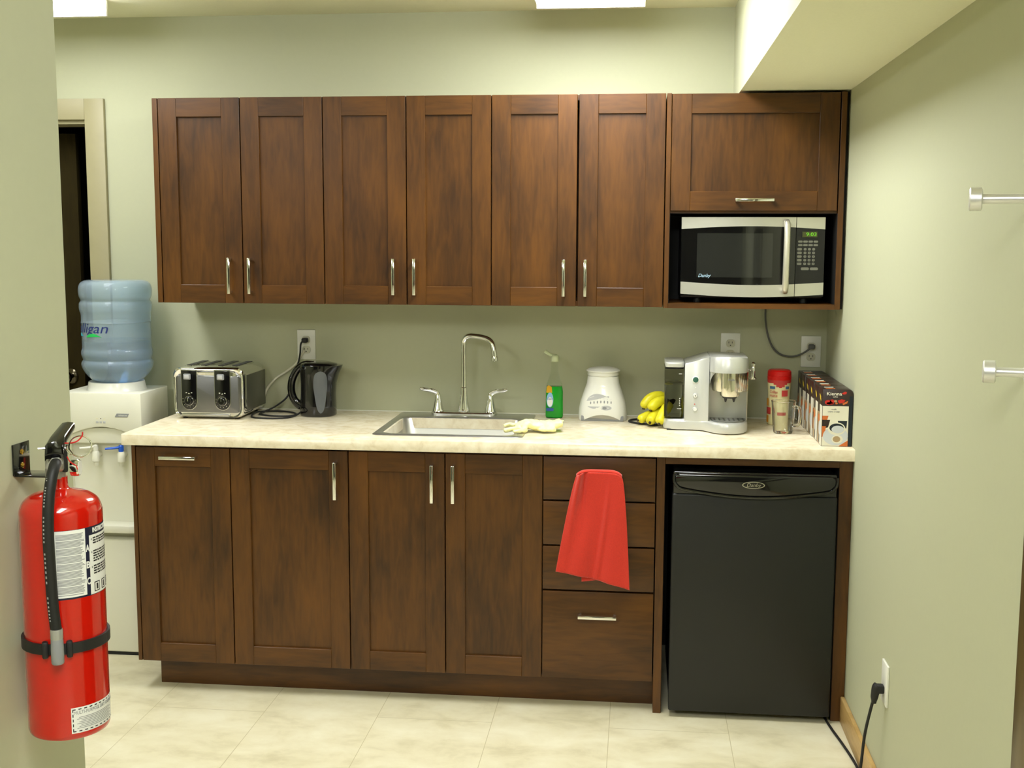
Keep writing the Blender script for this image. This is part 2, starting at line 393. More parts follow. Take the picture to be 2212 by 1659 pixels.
# ================================================================ cabinets
def shaker(bm, x0, x1, yf, z0, z1, st=0.066, rl=0.066, th=0.019):
    """shaker door front whose face is at y = yf"""
    yb = yf+th
    box(bm, x0, x0+st, yf, yb, z0, z1, 0, 0.0012, 1); box(bm, x1-st, x1, yf, yb, z0, z1, 0, 0.0012, 1)
    box(bm, x0+st, x1-st, yf, yb, z1-rl, z1, 1, 0.0012, 1); box(bm, x0+st, x1-st, yf, yb, z0, z0+rl, 1, 0.0012, 1)
    box(bm, x0+st-0.004, x1-st+0.004, yf+0.0105, yb-0.002, z0+rl-0.004, z1-rl+0.004, 0)
def pull(x, y, z, L=0.128, horiz=False):
    """flat bar pull on two posts, standing out from y"""
    bm = B(); w2 = 0.0055; h = L/2
    if horiz:
        box(bm, x-h, x+h, y-0.032, y-0.024, z-w2, z+w2, 0, 0.0015)
        for s in (-1, 1): box(bm, x+s*(h-0.005)-0.005, x+s*(h-0.005)+0.005, y-0.026, y, z-0.005, z+0.005, 0, 0.001)
    else:
        box(bm, x-w2, x+w2, y-0.032, y-0.024, z-h, z+h, 0, 0.0015)
        for s in (-1, 1): box(bm, x-0.005, x+0.005, y-0.026, y, z+s*(h-0.005)-0.005, z+s*(h-0.005)+0.005, 0, 0.001)
    return bm
G = 0.0018
UX = [-2.414, -2.1125, -1.813, -1.5145, -1.2135, -0.9125, -0.613]; ZB, ZT = 1.348, 2.075
UF = -0.334
ulab = ['leftmost double-door wall cabinet, dark-stained wood, above the toaster and kettle',
        'middle double-door wall cabinet, dark-stained wood, above the left half of the sink',
        'right double-door wall cabinet with a gap between its doors, beside the microwave cabinet']
for k in range(3):
    a, m, b = UX[2*k], UX[2*k+1], UX[2*k+2]
    t = thing('wall_cabinet', ulab[k], 'wall cabinet', ((a+b)/2, 0, ZB), group='double-door wall cabinets')
    bm = B(); xl = a if k else -2.434
    y1 = UF+0.021
    box(bm, a+0.001, a+0.018, y1, 0, ZB, ZT); box(bm, b-0.018, b-0.001, y1, 0, ZB, ZT)
    box(bm, a+0.018, b-0.018, y1, 0, ZB, ZB+0.018, 1); box(bm, a+0.018, b-0.018, y1, 0, ZT-0.018, ZT, 1); box(bm, a+0.018, b-0.018, -0.006, 0, ZB+0.018, ZT-0.018)
    part('carcass', bm, WD, t)
    if k == 0: part('end_panel', bx(-2.434, a-0.0015, UF, 0, ZB, ZT, 0, 0.001, 1), WD, t)
    gg = G+(0.0015 if k == 2 else 0)
    bm = B(); shaker(bm, a+G, m-gg, UF, ZB, ZT); dl = part('door', bm, WD, t)
    part('handle', pull(m-0.045, UF, 1.447), chrome, dl)
    bm = B(); shaker(bm, m+gg, b-G, UF, ZB, ZT); dr = part('door', bm, WD, t)
    part('handle', pull(m+0.030, UF, 1.447), chrome, dr)
# microwave cabinet
t = thing('microwave_cabinet', 'dark wood wall cabinet with a lift-up door above the open microwave niche', 'wall cabinet', (-0.306, 0, 1.345))
bm = B()
box(bm, -0.611, -0.595, UF, 0, 1.345, ZT, 0, 0.001, 1); box(bm, -0.030, -0.012, UF, 0, 1.345, ZT, 0, 0.001, 1)
box(bm, -0.595, -0.030, UF, 0, 1.345, 1.362, 1); box(bm, -0.595, -0.030, UF+0.02, 0, 1.672, 1.688, 1); box(bm, -0.595, -0.030, UF+0.02, 0, ZT-0.018, ZT, 1)
box(bm, -0.595, -0.030, -0.006, 0, 1.362, ZT-0.018)
part('carcass', bm, WD, t)
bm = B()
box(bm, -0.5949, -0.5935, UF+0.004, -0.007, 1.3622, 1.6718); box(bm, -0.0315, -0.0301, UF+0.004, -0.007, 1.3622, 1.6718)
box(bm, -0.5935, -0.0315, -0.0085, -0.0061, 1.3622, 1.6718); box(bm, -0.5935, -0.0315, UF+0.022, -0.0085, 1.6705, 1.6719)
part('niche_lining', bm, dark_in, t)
bm = B(); box(bm, -0.012, -0.0005, UF+0.03, 0, 1.345, ZT); part('shadow_gap_strip', bm, dark_in, t, label='black strip standing in for the shadow gap against the wall')  # shade of the gap beside the wall, put in as a black strip
bm = B(); shaker(bm, -0.593, -0.034, UF, 1.680, ZT-0.002); dd = part('door', bm, WD, t)
part('handle', pull(-0.311, UF, 1.716, 0.130, True), chrome, dd)

# base cabinets
BX = [-2.410, -2.075, -1.663, -1.332, -1.003, -0.630]; BF = -0.626; BZ0, BZ1 = 0.107, 0.868
def carcass(t, a, b, left=False):
    bm = B(); y1 = BF+0.021
    box(bm, a+0.001, a+0.018, y1, -0.002, BZ0, 0.876); box(bm, b-0.018, b-0.001, y1, -0.002, BZ0, 0.876)
    box(bm, a+0.018, b-0.018, y1, -0.002, BZ0, BZ0+0.016, 1); box(bm, a+0.018, b-0.018, -0.008, -0.002, BZ0, 0.876)
    box(bm, a+0.018, b-0.018, y1, y1+0.05, 0.86, 0.876, 1)
    part('carcass', bm, WD, t)
t = thing('base_cabinet', 'pull-out base cabinet at the left end with a horizontal handle across its top', 'base cabinet', ((BX[0]+BX[1])/2, 0, 0))
carcass(t, BX[0], BX[1])
part('end_panel', bx(-2.4245, BX[0]-0.001, BF, 0, 0.107, 0.876, 0, 0.001, 1), WD, t)
bm = B(); shaker(bm, BX[0]+G, BX[1]-G, BF, BZ0, BZ1); dd = part('door', bm, WD, t)
part('handle', pull(-2.2515, BF, 0.836, 0.128, True), chrome, dd)
t = thing('base_cabinet', 'wide single-door base cabinet, second from the left, handle at its top right', 'base cabinet', ((BX[1]+BX[2])/2, 0, 0))
carcass(t, BX[1], BX[2])
bm = B(); shaker(bm, BX[1]+G, BX[2]-G, BF, BZ0, BZ1); dd = part('door', bm, WD, t)
part('handle', pull(-1.704, BF, 0.770), chrome, dd)
t = thing('base_cabinet', 'double-door base cabinet under the sink with two handles side by side', 'base cabinet', (BX[3], 0, 0))
carcass(t, BX[2], BX[4])
bm = B(); shaker(bm, BX[2]+G, BX[3]-G, BF, BZ0, BZ1); dd = part('door', bm, WD, t)
part('handle', pull(-1.3735, BF, 0.768), chrome, dd)
bm = B(); shaker(bm, BX[3]+G, BX[4]-G, BF, BZ0, BZ1); dd = part('door', bm, WD, t)
part('handle', pull(-1.302, BF, 0.768), chrome, dd)
t = thing('drawer_cabinet', 'four-drawer base cabinet with the red towel hanging on it', 'drawer cabinet', ((BX[4]+BX[5])/2, 0, 0))
carcass(t, BX[4], BX[5])
for z0, z1 in ((0.721, 0.868), (0.568, 0.717), (0.4145, 0.564), (BZ0, 0.4105)):
    bm = B(); box(bm, BX[4]+G, BX[5]-G, BF, BF+0.019, z0+0.001, z1-0.001, 1, 0.0015, 2)
    dd = part('drawer', bm, WD, t)
    zc = 0.330 if z0 < 0.2 else (0.812 if z0 > 0.7 else (z0+z1)/2)
    part('handle', pull(-0.8175, BF, zc, 0.128, True), chrome, dd)
t = thing('toe_kick', 'long dark wood toe kick board along the floor under the base cabinets', 'toe kick', (-1.5, -0.55, 0))
bm = B(); box(bm, -2.375, -0.6285, -0.551, -0.535, 0, 0.1065, 1); box(bm, -2.375, -2.359, -0.535, 0, 0, 0.1065, 1)
part('board', bm, WD, t)
t = thing('fridge_surround', 'dark wood frame of side panels and top rail around the black fridge', 'cabinet panel', (-0.32, 0, 0))
part('side_panel', bx(-0.628, -0.601, BF-0.004, 0, 0, 0.8765, 0, 0.001, 1), WD, t)
part('side_panel', bx(-0.043, -0.001, BF-0.004, 0, 0, 0.8765, 0, 0.001, 1), WD, t)
part('top_rail', bx(-0.601, -0.043, BF-0.002, BF+0.02, 0.851, 0.8765, 1, 0.001, 1), WD, t)
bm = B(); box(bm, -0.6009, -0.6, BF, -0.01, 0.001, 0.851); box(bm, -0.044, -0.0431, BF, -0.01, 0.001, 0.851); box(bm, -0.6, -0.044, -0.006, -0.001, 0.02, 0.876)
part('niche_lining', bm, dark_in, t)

# countertop with the sink cut-out
SKX0, SKX1, SKY0, SKY1 = -1.575, -1.105, -0.535, -0.145
t = thing('countertop', 'long beige laminate countertop over the base cabinets and fridge', 'countertop', (-1.224, -0.324, 0.877))
bm = B(); F = -0.648; cz0, cz1 = 0.877, 0.915
hx0, hx1, hy0, hy1 = SKX0+0.012, SKX1-0.012, SKY0+0.01, SKY1-0.01
out = [(-2.448, F), (0, F), (0, 0), (-2.448, 0)]; inn = [(hx0, hy0), (hx1, hy0), (hx1, hy1), (hx0, hy1)]
def ringv(pts, z): return [bm.verts.new((x, y, z)) for x, y in pts]
ot = ringv([(-2.448, F+0.003), (0, F+0.003), (0, 0), (-2.448, 0)], cz1); om = ringv([(-2.448, F), (0, F), (0, 0), (-2.448, 0)], cz1-0.003); ob = ringv(out, cz0)
it_ = ringv(inn, cz1); ib = ringv(inn, cz0)
for i in range(4):
    j = (i+1) % 4
    bm.faces.new((ot[i], ot[j], it_[j], it_[i])); bm.faces.new((ob[j], ob[i], ib[i], ib[j])); bm.faces.new((it_[i], it_[j], ib[j], ib[i]))
    bm.faces.new((om[i], om[j], ot[j], ot[i])); bm.faces.new((ob[i], ob[j], om[j], om[i]))
part('slab', bm, counter_m, t, sharp=50)
struct('trim_2', bx(-2.448, -0.001, -0.004, 0, cz1+0.0002, cz1+0.003), outlet_m)

# sink
t = thing('sink', 'single-bowl stainless steel drop-in sink in the beige countertop', 'sink', (-1.34, -0.3, 0.915))
bm = B(); e = 7; zt = 0.9185
def srect(x0, x1, y0, y1, r, z): return [Vector((x, y, z)) for x, y in rrect(x0, x1, y0, y1, r, e)]
O0 = (-1.600, -1.078, -0.562, -0.022)
rings(bm, [srect(*O0, 0.03, 0.9155), srect(*[a+b for a, b in zip(O0, (0.004, -0.004, 0.004, -0.004))], 0.028, zt),
           srect(SKX0, SKX1, SKY0, SKY1, 0.055, zt), srect(SKX0+0.006, SKX1-0.006, SKY0+0.006, SKY1-0.006, 0.052, zt-0.006),
           srect(SKX0+0.016, SKX1-0.016, SKY0+0.014, SKY1-0.014, 0.05, 0.80), srect(SKX0+0.03, SKX1-0.03, SKY0+0.03, SKY1-0.03, 0.045, 0.765),
           srect(SKX0+0.06, SKX1-0.06, SKY0+0.06, SKY1-0.06, 0.03, 0.757), srect(SKX0+0.19, SKX1-0.19, SKY0+0.17, SKY1-0.17, 0.02, 0.755)], 0, False)
n = len(rrect(0, 1, 0, 1, .1, e)); bm.verts.ensure_lookup_table(); bm.faces.new([bm.verts[7*n+i] for i in range(n)])
part('bowl', bm, sink_m, t, sharp=60)
bm = B(); lathe(bm, [(0.0, 0.7565), (0.03, 0.7565), (0.036, 0.758), (0.042, 0.7565)], (-1.34, -0.34, 0), 28, 0, 'z', False); part('drain', bm, chrome, t)

# faucet
t = thing('faucet', 'tall chrome two-handle gooseneck faucet standing behind the sink bowl', 'faucet', (-1.348, -0.075, zt))
bm = B(); merge(bm, (lambda q: (rings(q, [[Vector((x, y, zt+0.0005)) for x, y in rrect(-1.475, -1.222, -0.103, -0.045, 0.028)], [Vector((x, y, zt+0.008)) for x, y in rrect(-1.475, -1.222, -0.103, -0.045, 0.028)], [Vector((x, y, zt+0.012)) for x, y in rrect(-1.471, -1.226, -0.099, -0.049, 0.024)]]), q)[1])(B()))
part('base_plate', bm, chrome, t)
bm = B()
FY = -0.075
lathe(bm, [(0.022, zt+0.01), (0.024, zt+0.016), (0.0225, zt+0.024), (0.017, zt+0.05), (0.0135, zt+0.08), (0.0125, zt+0.104), (0.0105, zt+0.106)], (-1.350, FY, 0), 28)
tube(bm, [(-1.350, FY, zt+0.10), (-1.350, FY, 1.10), (-1.350, FY, 1.180), (-1.347, FY-0.003, 1.203), (-1.332, FY-0.013, 1.2185), (-1.304, FY-0.032, 1.221), (-1.256, FY-0.062, 1.215), (-1.234, FY-0.076, 1.200), (-1.226, FY-0.082, 1.175), (-1.222, FY-0.085, 1.148)],
     [0.0100, 0.0100, 0.0100, 0.0100, 0.0102, 0.0103, 0.0102, 0.0102, 0.0102, 0.0105], 20, 0, 8)
lathe(bm, [(0.010, 1.133), (0.0125, 1.135), (0.0122, 1.148), (0.0105, 1.152)], (-1.2218, FY-0.0855, 0), 20)
part('spout', bm, chrome, t)
for s, hx in ((-1, -1.449), (1, -1.248)):
    bm = B()
    lathe(bm, [(0.021, zt+0.010), (0.023, zt+0.015), (0.021, zt+0.022), (0.0165, zt+0.040), (0.012, zt+0.060), (0.0095, zt+0.076), (0.006, zt+0.084)], (hx, FY, 0), 24)
    tube(bm, [(hx, FY, zt+0.070), (hx+s*0.006, FY-0.004, zt+0.084), (hx+s*0.026, FY-0.012, zt+0.093), (hx+s*0.05, FY-0.018, zt+0.097), (hx+s*0.066, FY-0.020, zt+0.101)], [0.0075, 0.0085, 0.0085, 0.0075, 0.005], 12, 0, 6, 0.55)
    part('handle', bm, chrome, t)

# ================================================================ wall outlets
def outlet(label, x, z, plate=True):
    t = thing('wall_outlet', label, 'outlet', (x, 0, z), group='outlets on the back wall')
    bm = B(); box(bm, x-0.036, x+0.036, -0.005, 0, z-0.058, z+0.058, 0, 0.002); part('cover_plate', bm, outlet_m, t)
    for dz in (0.0195, -0.0195):
        bm = B(); prism(bm, [(x+a, z+dz+b) for a, b in rrect(-0.016, 0.016, -0.0145, 0.0145, 0.011)], -0.0085, -0.0045, 'y', 0)
        for a in (-0.0065, 0.0065): box(bm, x+a-0.001, x+a+0.001, -0.0090, -0.0082, z+dz, z+dz+0.007, 1)
        prism(bm, ellipse(x, z+dz-0.007, 0.0022, 0.0022, 10), -0.0090, -0.0082, 'y', 1)
        part('socket', bm, [plain('socket_face', rgb(205, 203, 180), 0.4), ink] if 'socket_face' not in MATS else [MATS['socket_face'], ink], t)
    return t
outlet('white outlet above the black kettle with a black and a white cord at it', -1.979, 1.1715)
outlet('white outlet half hidden behind the silver coffee maker', -0.352, 1.178)
outlet('white outlet in the right corner with the grey microwave cord plugged in', -0.056, 1.170)
t = thing('wall_outlet', 'white outlet low on the right wall with the fridge plug in it', 'outlet', (0, -1.236, 0.366))
part('cover_plate', bx(-0.0065, 0, -1.272, -1.200, 0.308, 0.425, 0, 0.002), outlet_m, t)

# ================================================================ water dispenser and bottle
WX0, WX1, WY0, WY1 = -2.838, -2.526, -0.305, -0.05
t = thing('water_dispenser', 'white floor-standing water dispenser between the dark door and the base cabinets', 'water dispenser', ((WX0+WX1)/2, (WY0+WY1)/2, 0))
bm = B(); cxd = (WX0+WX1)/2
box(bm, WX0, WX1, WY0, WY1, 0.012, 0.452, 0, 0.008, 3)
box(bm, WX0, WX1, WY0+0.055, WY1, 0.440, 0.86, 0, 0.008, 3)
box(bm, WX0, WX0+0.016, WY0, WY0+0.1, 0.452, 0.86, 0, 0.005); box(bm, WX1-0.016, WX1, WY0, WY0+0.1, 0.452, 0.86, 0, 0.005)
# upper head with bowed lower front edge
pts = [(WX0, 0.83)]; 
for i in range(13):
    s = i/12; pts.append((WX0+(WX1-WX0)*s, 0.835+0.045*sin(pi*s)))
prism(bm, [(WX0, 1.008), (WX1, 1.008), (WX1, 0.835)]+list(reversed(pts[1:-1]))+[(WX0, 0.835)], WY0, WY1, 'y', 0, 0.004)
part('cabinet', bm, cream_p, t)
bm = B(); box(bm, WX0+0.02, WX1-0.02, WY0+0.015, WY0+0.06, 0.815, 0.875, 0, 0.006); part('spout_hood', bm, cream_p, t)
bm = B(); prism(bm, [(WX0+0.004, WY0+0.06), (WX0+0.01, WY0-0.008), (WX0+0.06, WY0-0.018), (WX1-0.06, WY0-0.018), (WX1-0.01, WY0-0.008), (WX1-0.004, WY0+0.06)], 0.480, 0.508, 'z', 0, 0.004); part('drip_tray', bm, cream_p, t)
part('base_plinth', bx(WX0+0.004, WX1-0.004, WY0+0.004, WY1-0.004, 0, 0.012), dark_in, t)
bm = B(); lathe(bm, [(0.112, 1.006), (0.108, 1.012), (0.104, 1.030), (0.102, 1.040), (0.085, 1.042), (0.06, 1.03)], (-2.674, -0.178, 0), 40); part('bottle_collar', bm, white_p, t)
for i, (fx, hm) in enumerate(((-2.620, blue_h), (-2.720, outlet_m))):
    bm = B(); yy = WY0+0.055
    lathe(bm, [(0.012, 0), (0.012, -0.03)], (fx, yy, 0.770), 16, 0, 'y')
    lathe(bm, [(0.007, 0.728), (0.009, 0.732), (0.009, 0.742), (0.014, 0.746), (0.014, 0.776), (0.011, 0.784)], (fx, yy-0.03, 0), 16)
    f = part('faucet', bm, cream_p, t)
    bm = B(); lathe(bm, [(0.009, 0.783), (0.010, 0.79), (0.010, 0.805), (0.006, 0.81)], (fx, yy-0.03, 0), 14)
    tube(bm, [(fx, yy-0.03, 0.802), (fx-0.02, yy-0.042, 0.799), (fx-0.052, yy-0.052, 0.797)], [0.007, 0.006, 0.005], 10, 0, 5, 0.8)
    part('faucet_handle', bm, hm, f, label='blue cold tap lever' if i == 0 else None)
bm = B(); prism(bm, [(-2.628, 0.919), (-2.620, 0.932), (-2.573, 0.932), (-2.579, 0.919)], WY0-0.0015, WY0+0.001, 'y', 0, 0); 
text(bm, 'Advanced', 0.009, face_y(-2.598, WY0-0.0016, 0.9255), 1, 0.0002, 0.3, 0.036)
part('nameplate', bm, [grey_p, white_l], t)
for i in range(3):
    bm = B(); box(bm, -2.702+i*0.014, -2.693+i*0.014, WY0-0.0012, WY0+0.001, 0.894, 0.902, 0, 0.0005); prism(bm, ellipse(-2.6975+i*0.014, 0.912, 0.0018, 0.0018, 10), WY0-0.001, WY0+0.001, 'y', 1)
    part('indicator', bm, [lgrey_p, [can_y, ink, can_y][i]], t)

# bottle
BC = (-2.667, -0.178)
prof = [(0.045, 1.020), (0.062, 1.028), (0.088, 1.042), (0.108, 1.060), (0.122, 1.080), (0.1295, 1.096), (0.1315, 1.110), (0.128, 1.119), (0.1245, 1.124), (0.127, 1.132), (0.1305, 1.144), (0.130, 1.158),
        (0.1265, 1.168), (0.1265, 1.20), (0.1265, 1.24), (0.1265, 1.262), (0.1285, 1.266), (0.1265, 1.270), (0.127, 1.296), (0.1295, 1.305), (0.132, 1.316), (0.132, 1.334), (0.1285, 1.342), (0.1255, 1.348), (0.1295, 1.357), (0.1325, 1.368), (0.1335, 1.384), (0.131, 1.402), (0.122, 1.416), (0.10, 1.424), (0.05, 1.425), (0.0, 1.424)]
def fine(p, k=3):
    S = smooth_pts([(a, 0, b) for a, b in p], k); return [(max(0.0, v.x), v.z) for v in S]
t = thing('water_bottle', 'large blue translucent water bottle upside down on the white dispenser', 'water bottle', (BC[0], BC[1], 1.02))
bm = B(); pf = fine(prof, 2); lathe(bm, pf, (BC[0], BC[1], 0), 56, 0, 'z', False)
inner = [(max(0, r-0.0022), z+(0.002 if z < 1.05 else 0) - (0.002 if z > 1.40 else 0)) for r, z in pf]
vsx = len(bm.verts)
lathe(bm, list(reversed(inner)), (BC[0], BC[1], 0), 56, 0, 'z', False)
bm.verts.ensure_lookup_table()
seg = 56; a0 = 0; b0 = vsx+(len(inner)-1)*seg
for i in range(seg): bm.faces.new((bm.verts[a0+i], bm.verts[b0+i], bm.verts[b0+(i+1) % seg], bm.verts[a0+(i+1) % seg]))
bmesh.ops.remove_doubles(bm, verts=bm.verts[:], dist=0.00001)
part('shell', bm, bottle_m, t, sharp=80)
bm = B(); wl = 1.196; wp = [(r-0.0003, z) for r, z in inner if z < wl]; wp = [(0.0, wp[0][1]-0.0)]+wp+[(0.1240, wl), (0.0, wl)]
lathe(bm, wp, (BC[0], BC[1], 0), 56, 0, 'z', False); bmesh.ops.remove_doubles(bm, verts=bm.verts[:], dist=0.00001)
part('water', bm, water_m, t, sharp=60)
# printed name wrapped on the bottle, running round to the left
bm = B(); R = 0.1272
ang0 = math.atan2(CY-BC[1], CX-BC[0])-radians(62)
def wrapb(v): 
    a = ang0+v.x/R; return Vector((BC[0]+(R+v.z)*cos(a), BC[1]+(R+v.z)*sin(a), 1.246+v.y))
text(bm, 'Culligan', 0.052, wrapb, 0, 0.0003, 0.25, 0.205)
for x0, x1, m_ in ((-0.075, -0.012, 1), (0.012, 0.080, 2)):
    prev = None
    for i in range(15):
        s = i/14; x = x0+(x1-x0)*s; z = -0.030+0.006*sin(pi*s); h = 0.001+0.0052*sin(pi*min(1, s*1.0+0.08))
        q = [bm.verts.new(wrapb(Vector((x, z-h, 0.0004)))), bm.verts.new(wrapb(Vector((x, z+h, 0.0004))))]
        if prev: f = bm.faces.new((prev[0], q[0], q[1], prev[1])); f.material_index = m_
        prev = q
part('printed_name', bm, [blue_i, cyan_i, green_i], t)

# ================================================================ toaster
TX0, TX1, TY0, TY1, TZ0, TZ1 = -2.407, -2.137, -0.290, -0.025, 0.922, 1.108
t = thing('toaster', 'chrome four-slice toaster at the left end of the countertop', 'toaster', ((TX0+TX1)/2, (TY0+TY1)/2, 0.915))
bm = B()
def tsec(y, ix, iz, lean=0.0, r=0.03): return [Vector((x, y, z)) for x, z in rrect(TX0+ix, TX1-ix, TZ0+iz*0.3, TZ1-iz, r)]
rings(bm, [tsec(TY0+0.012, 0.016, 0.018), tsec(TY0+0.002, 0.010, 0.012), tsec(TY0, 0.006, 0.008), tsec(TY0+0.006, 0.001, 0.001), tsec(TY0+0.03, 0, 0), tsec(TY1-0.03, 0, 0), tsec(TY1-0.008, 0.006, 0.008), tsec(TY1, 0.02, 0.02)])
part('body', bm, chrome, t, sharp=50)
bm = B(); prism(bm, rrect(TX0+0.016, TX1-0.020, TZ0+0.018, TZ1-0.034, 0.008), TY0+0.002, TY0+0.014, 'y', 0, 0.001); part('front_panel', bm, plain('toaster_panel', (0.22, 0.22, 0.22), 0.35, 0.05, metal=0.9), t)
part('side_panel', bx(TX1-0.003, TX1+0.001, TY0+0.035, TY1-0.012, TZ0+0.02, TZ1-0.03, 0, 0.002), plain('toaster_side', (0.16, 0.16, 0.13), 0.3, 0.05, metal=0.8), t)
for i in range(4):
    sx = TX0+0.038+i*0.0545+(0.012 if i > 1 else 0)
    bm = B(); prism(bm, rrect(sx-0.012, sx+0.022, TY0+0.055, TY1-0.03, 0.006), TZ1-0.004, TZ1+0.0012, 'z', 0); prism(bm, rrect(sx-0.007, sx+0.017, TY0+0.060, TY1-0.035, 0.004), TZ1, TZ1+0.0022, 'z', 1)
    for k in range(6): box(bm, sx-0.007, sx+0.017, TY0+0.075+k*0.026, TY0+0.0765+k*0.026, TZ1+0.001, TZ1+0.003, 0)
    part('slot', bm, [chrome, dark_in], t)
for cxk in (-2.3435, -2.2165):
    bm = B(); w_ = 0.0285; yb = TY0-0.004
    poly = [(cxk+w_, TZ1-0.012), (cxk-w_, TZ1-0.012)]+[(cxk+w_*cos(a), 0.982+w_*1.1*sin(a)) for a in [pi+pi*i/14 for i in range(15)]]
    prism(bm, [(cxk+(x-cxk)*1.07, 0.99+(z-0.99)*1.04) for x, z in poly], TY0-0.0015, TY0+0.012, 'y', 1)
    prism(bm, poly, yb, TY0+0.01, 'y', 0, 0.001)
    for s in range(8):
        a = pi*(0.95+1.1*s/7)-0.1; rr = 0.0245; box(bm, cxk+rr*cos(a)-0.0013, cxk+rr*cos(a)+0.0013, yb-0.0005, yb+0.002, 0.985+rr*sin(a)-0.0013, 0.985+rr*sin(a)+0.0013, 1)
    for s in (-1, 0, 1): box(bm, cxk+s*0.010-0.003, cxk+s*0.010+0.003, yb-0.002, yb+0.002, 1.009-abs(s)*-0.003, 1.0125-abs(s)*-0.003, 1, 0.0008)
    cp = part('control_panel', bm, [black_g, chrome], t)
    bm = B(); lathe(bm, [(0.0165, 0.0), (0.0165, -0.004), (0.0145, -0.005), (0.0135, -0.013), (0.011, -0.015)], (cxk, yb, 0.984), 28, 0, 'y')
    lathe(bm, [(0.0175, 0.0005), (0.0175, -0.0018), (0.0160, -0.002)], (cxk, yb, 0.984), 28, 1, 'y'); box(bm, cxk-0.0015, cxk+0.0015, yb-0.0165, yb-0.013, 0.984, 0.996, 1)
    part('dial', bm, [black_g, chrome], cp)
    bm = B(); box(bm, cxk-0.003, cxk+0.003, yb-0.012, yb+0.004, 1.066, 1.084, 1); box(bm, cxk-0.0135, cxk+0.0135, yb-0.021, yb-0.010, 1.064, 1.086, 1, 0.004, 3); box(bm, cxk-0.009, cxk+0.009, yb-0.0225, yb-0.019, 1.068, 1.082, 0, 0.002)
    part('lever', bm, [lgrey_p, grey_p], cp)
for fx_ in (TX0+0.035, TX1-0.035):
    for fy_ in (TY0+0.03, TY1-0.03):
        bm = B(); lathe(bm, [(0.009, 0.915), (0.010, 0.918), (0.008, 0.925)], (fx_, fy_, 0), 14); part('foot', bm, rubber, t)
part('crumb_tray', bx(TX0+0.03, TX1-0.06, TY0-0.0005, TY0+0.02, TZ0+0.005, TZ0+0.012, 0, 0.001), steel, t)
bm = B(); tube(bm, [(-2.150, -0.020, 0.96), (-2.135, -0.014, 1.0), (-2.100, -0.010, 1.040), (-2.060, -0.009, 1.066), (-2.020, -0.010, 1.098), (-1.999, -0.011, 1.128), (-1.985, -0.014, 1.150)], 0.0047, 10, 0, 8)
part('power_cord', bm, plain('white_cord', rgb(225, 222, 200), 0.4), t)

# ================================================================ kettle
KX, KY = -1.900, -0.130
t = thing('kettle', 'glossy black jug kettle below the outlet, handle to the left', 'kettle', (KX, KY, 0.915))
bm = B(); rs = []
for z, a, dx in ((0.915, 0.066, 0), (0.920, 0.069, 0), (0.955, 0.0680, 0), (1.000, 0.0665, 0.001), (1.040, 0.067, 0.002), (1.075, 0.070, 0.004), (1.098, 0.073, 0.006), (1.108, 0.072, 0.007)):
    ring = sup(KX+dx, KY, a, a*0.98, z, 48, 2.1)
    if z > 1.0:
        k = (z-1.0)/0.108
        for p in ring:
            c = (p.x-KX)/a
            if c > 0.8: p.x += 0.014*k*k*((c-0.8)/0.25)
    rs.append(ring)
rings(bm, rs); part('body', bm, black_g, t, sharp=60)
bm = B(); rings(bm, [sup(KX+0.006, KY, 0.070, 0.068, 1.106, 40, 2.1), sup(KX+0.004, KY, 0.068, 0.066, 1.112, 40, 2.1), sup(KX-0.004, KY, 0.045, 0.045, 1.119, 40, 2.1)]); part('lid', bm, black_g, t, sharp=60)
bm = B(); tube(bm, [(KX-0.015, KY, 1.110), (KX-0.050, KY-0.003, 1.107), (KX-0.078, KY-0.005, 1.088), (KX-0.098, KY-0.007, 1.050), (KX-0.102, KY-0.008, 1.010), (KX-0.092, KY-0.008, 0.975), (KX-0.068, KY-0.006, 0.952), (KX-0.035, KY-0.003, 0.948)], [0.012, 0.0145, 0.0145, 0.0145, 0.0145, 0.015, 0.017, 0.016], 16, 0, 8)
part('handle', bm, black_g, t)
bm = B(); ak = math.atan2(CY-KY, CX-KX)+radians(6); rk = 0.0690
prev = None
for i in range(25):
    s = i/24; z = 0.930+0.160*s; hw = 0.0255*(0.50+0.5*min(1, s*1.7))*sqrt(max(0.0, 1-abs(2*s-1)**5)); row = []
    for j in range(7):
        a = ak+(j-3)/3*hw/rk; rr = (0.0685+0.0012*abs(z-1.0)/0.04 if z < 1.04 else 0.0700+(z-1.04)*0.075)+0.0012
        row.append(bm.verts.new((KX+0.001+rr*cos(a), KY+rr*sin(a), z)))
    if prev:
        for j in range(6):
            f = bm.faces.new((prev[j], prev[j+1], row[j+1], row[j])); f.material_index = 0
    prev = row
part('water_gauge', bm, plain('gauge_grey', rgb(92, 95, 98), 0.2, 0.1, 20), t, recalc=False)
bm = B(); tube(bm, [(-1.984, -0.030, 1.190), (-1.993, -0.033, 1.175), (-1.997, -0.030, 1.140), (-2.006, -0.03, 1.10), (-2.022, -0.04, 1.05), (-2.032, -0.05, 1.00), (-2.050, -0.06, 0.965), (-2.085, -0.09, 0.937), (-2.120, -0.13, 0.920), (-2.117, -0.165, 0.9185), (-2.05, -0.20, 0.9185), (-1.992, -0.19, 0.9185), (-1.985, -0.14, 0.919), (-2.03, -0.09, 0.919), (-2.09, -0.08, 0.919), (-2.14, -0.14, 0.923), (-2.125, -0.235, 0.919), (-2.06, -0.26, 0.9185), (-2.0, -0.245, 0.9185), (-1.972, -0.205, 0.921), (-1.958, -0.165, 0.930)], 0.0034, 8, 0, 8)
part('power_cord', bm, rubber, t)
bm = B(); box(bm, -1.990, -1.968, -0.038, -0.009, 1.181, 1.199, 0, 0.005, 3); part('plug', bm, rubber, t)

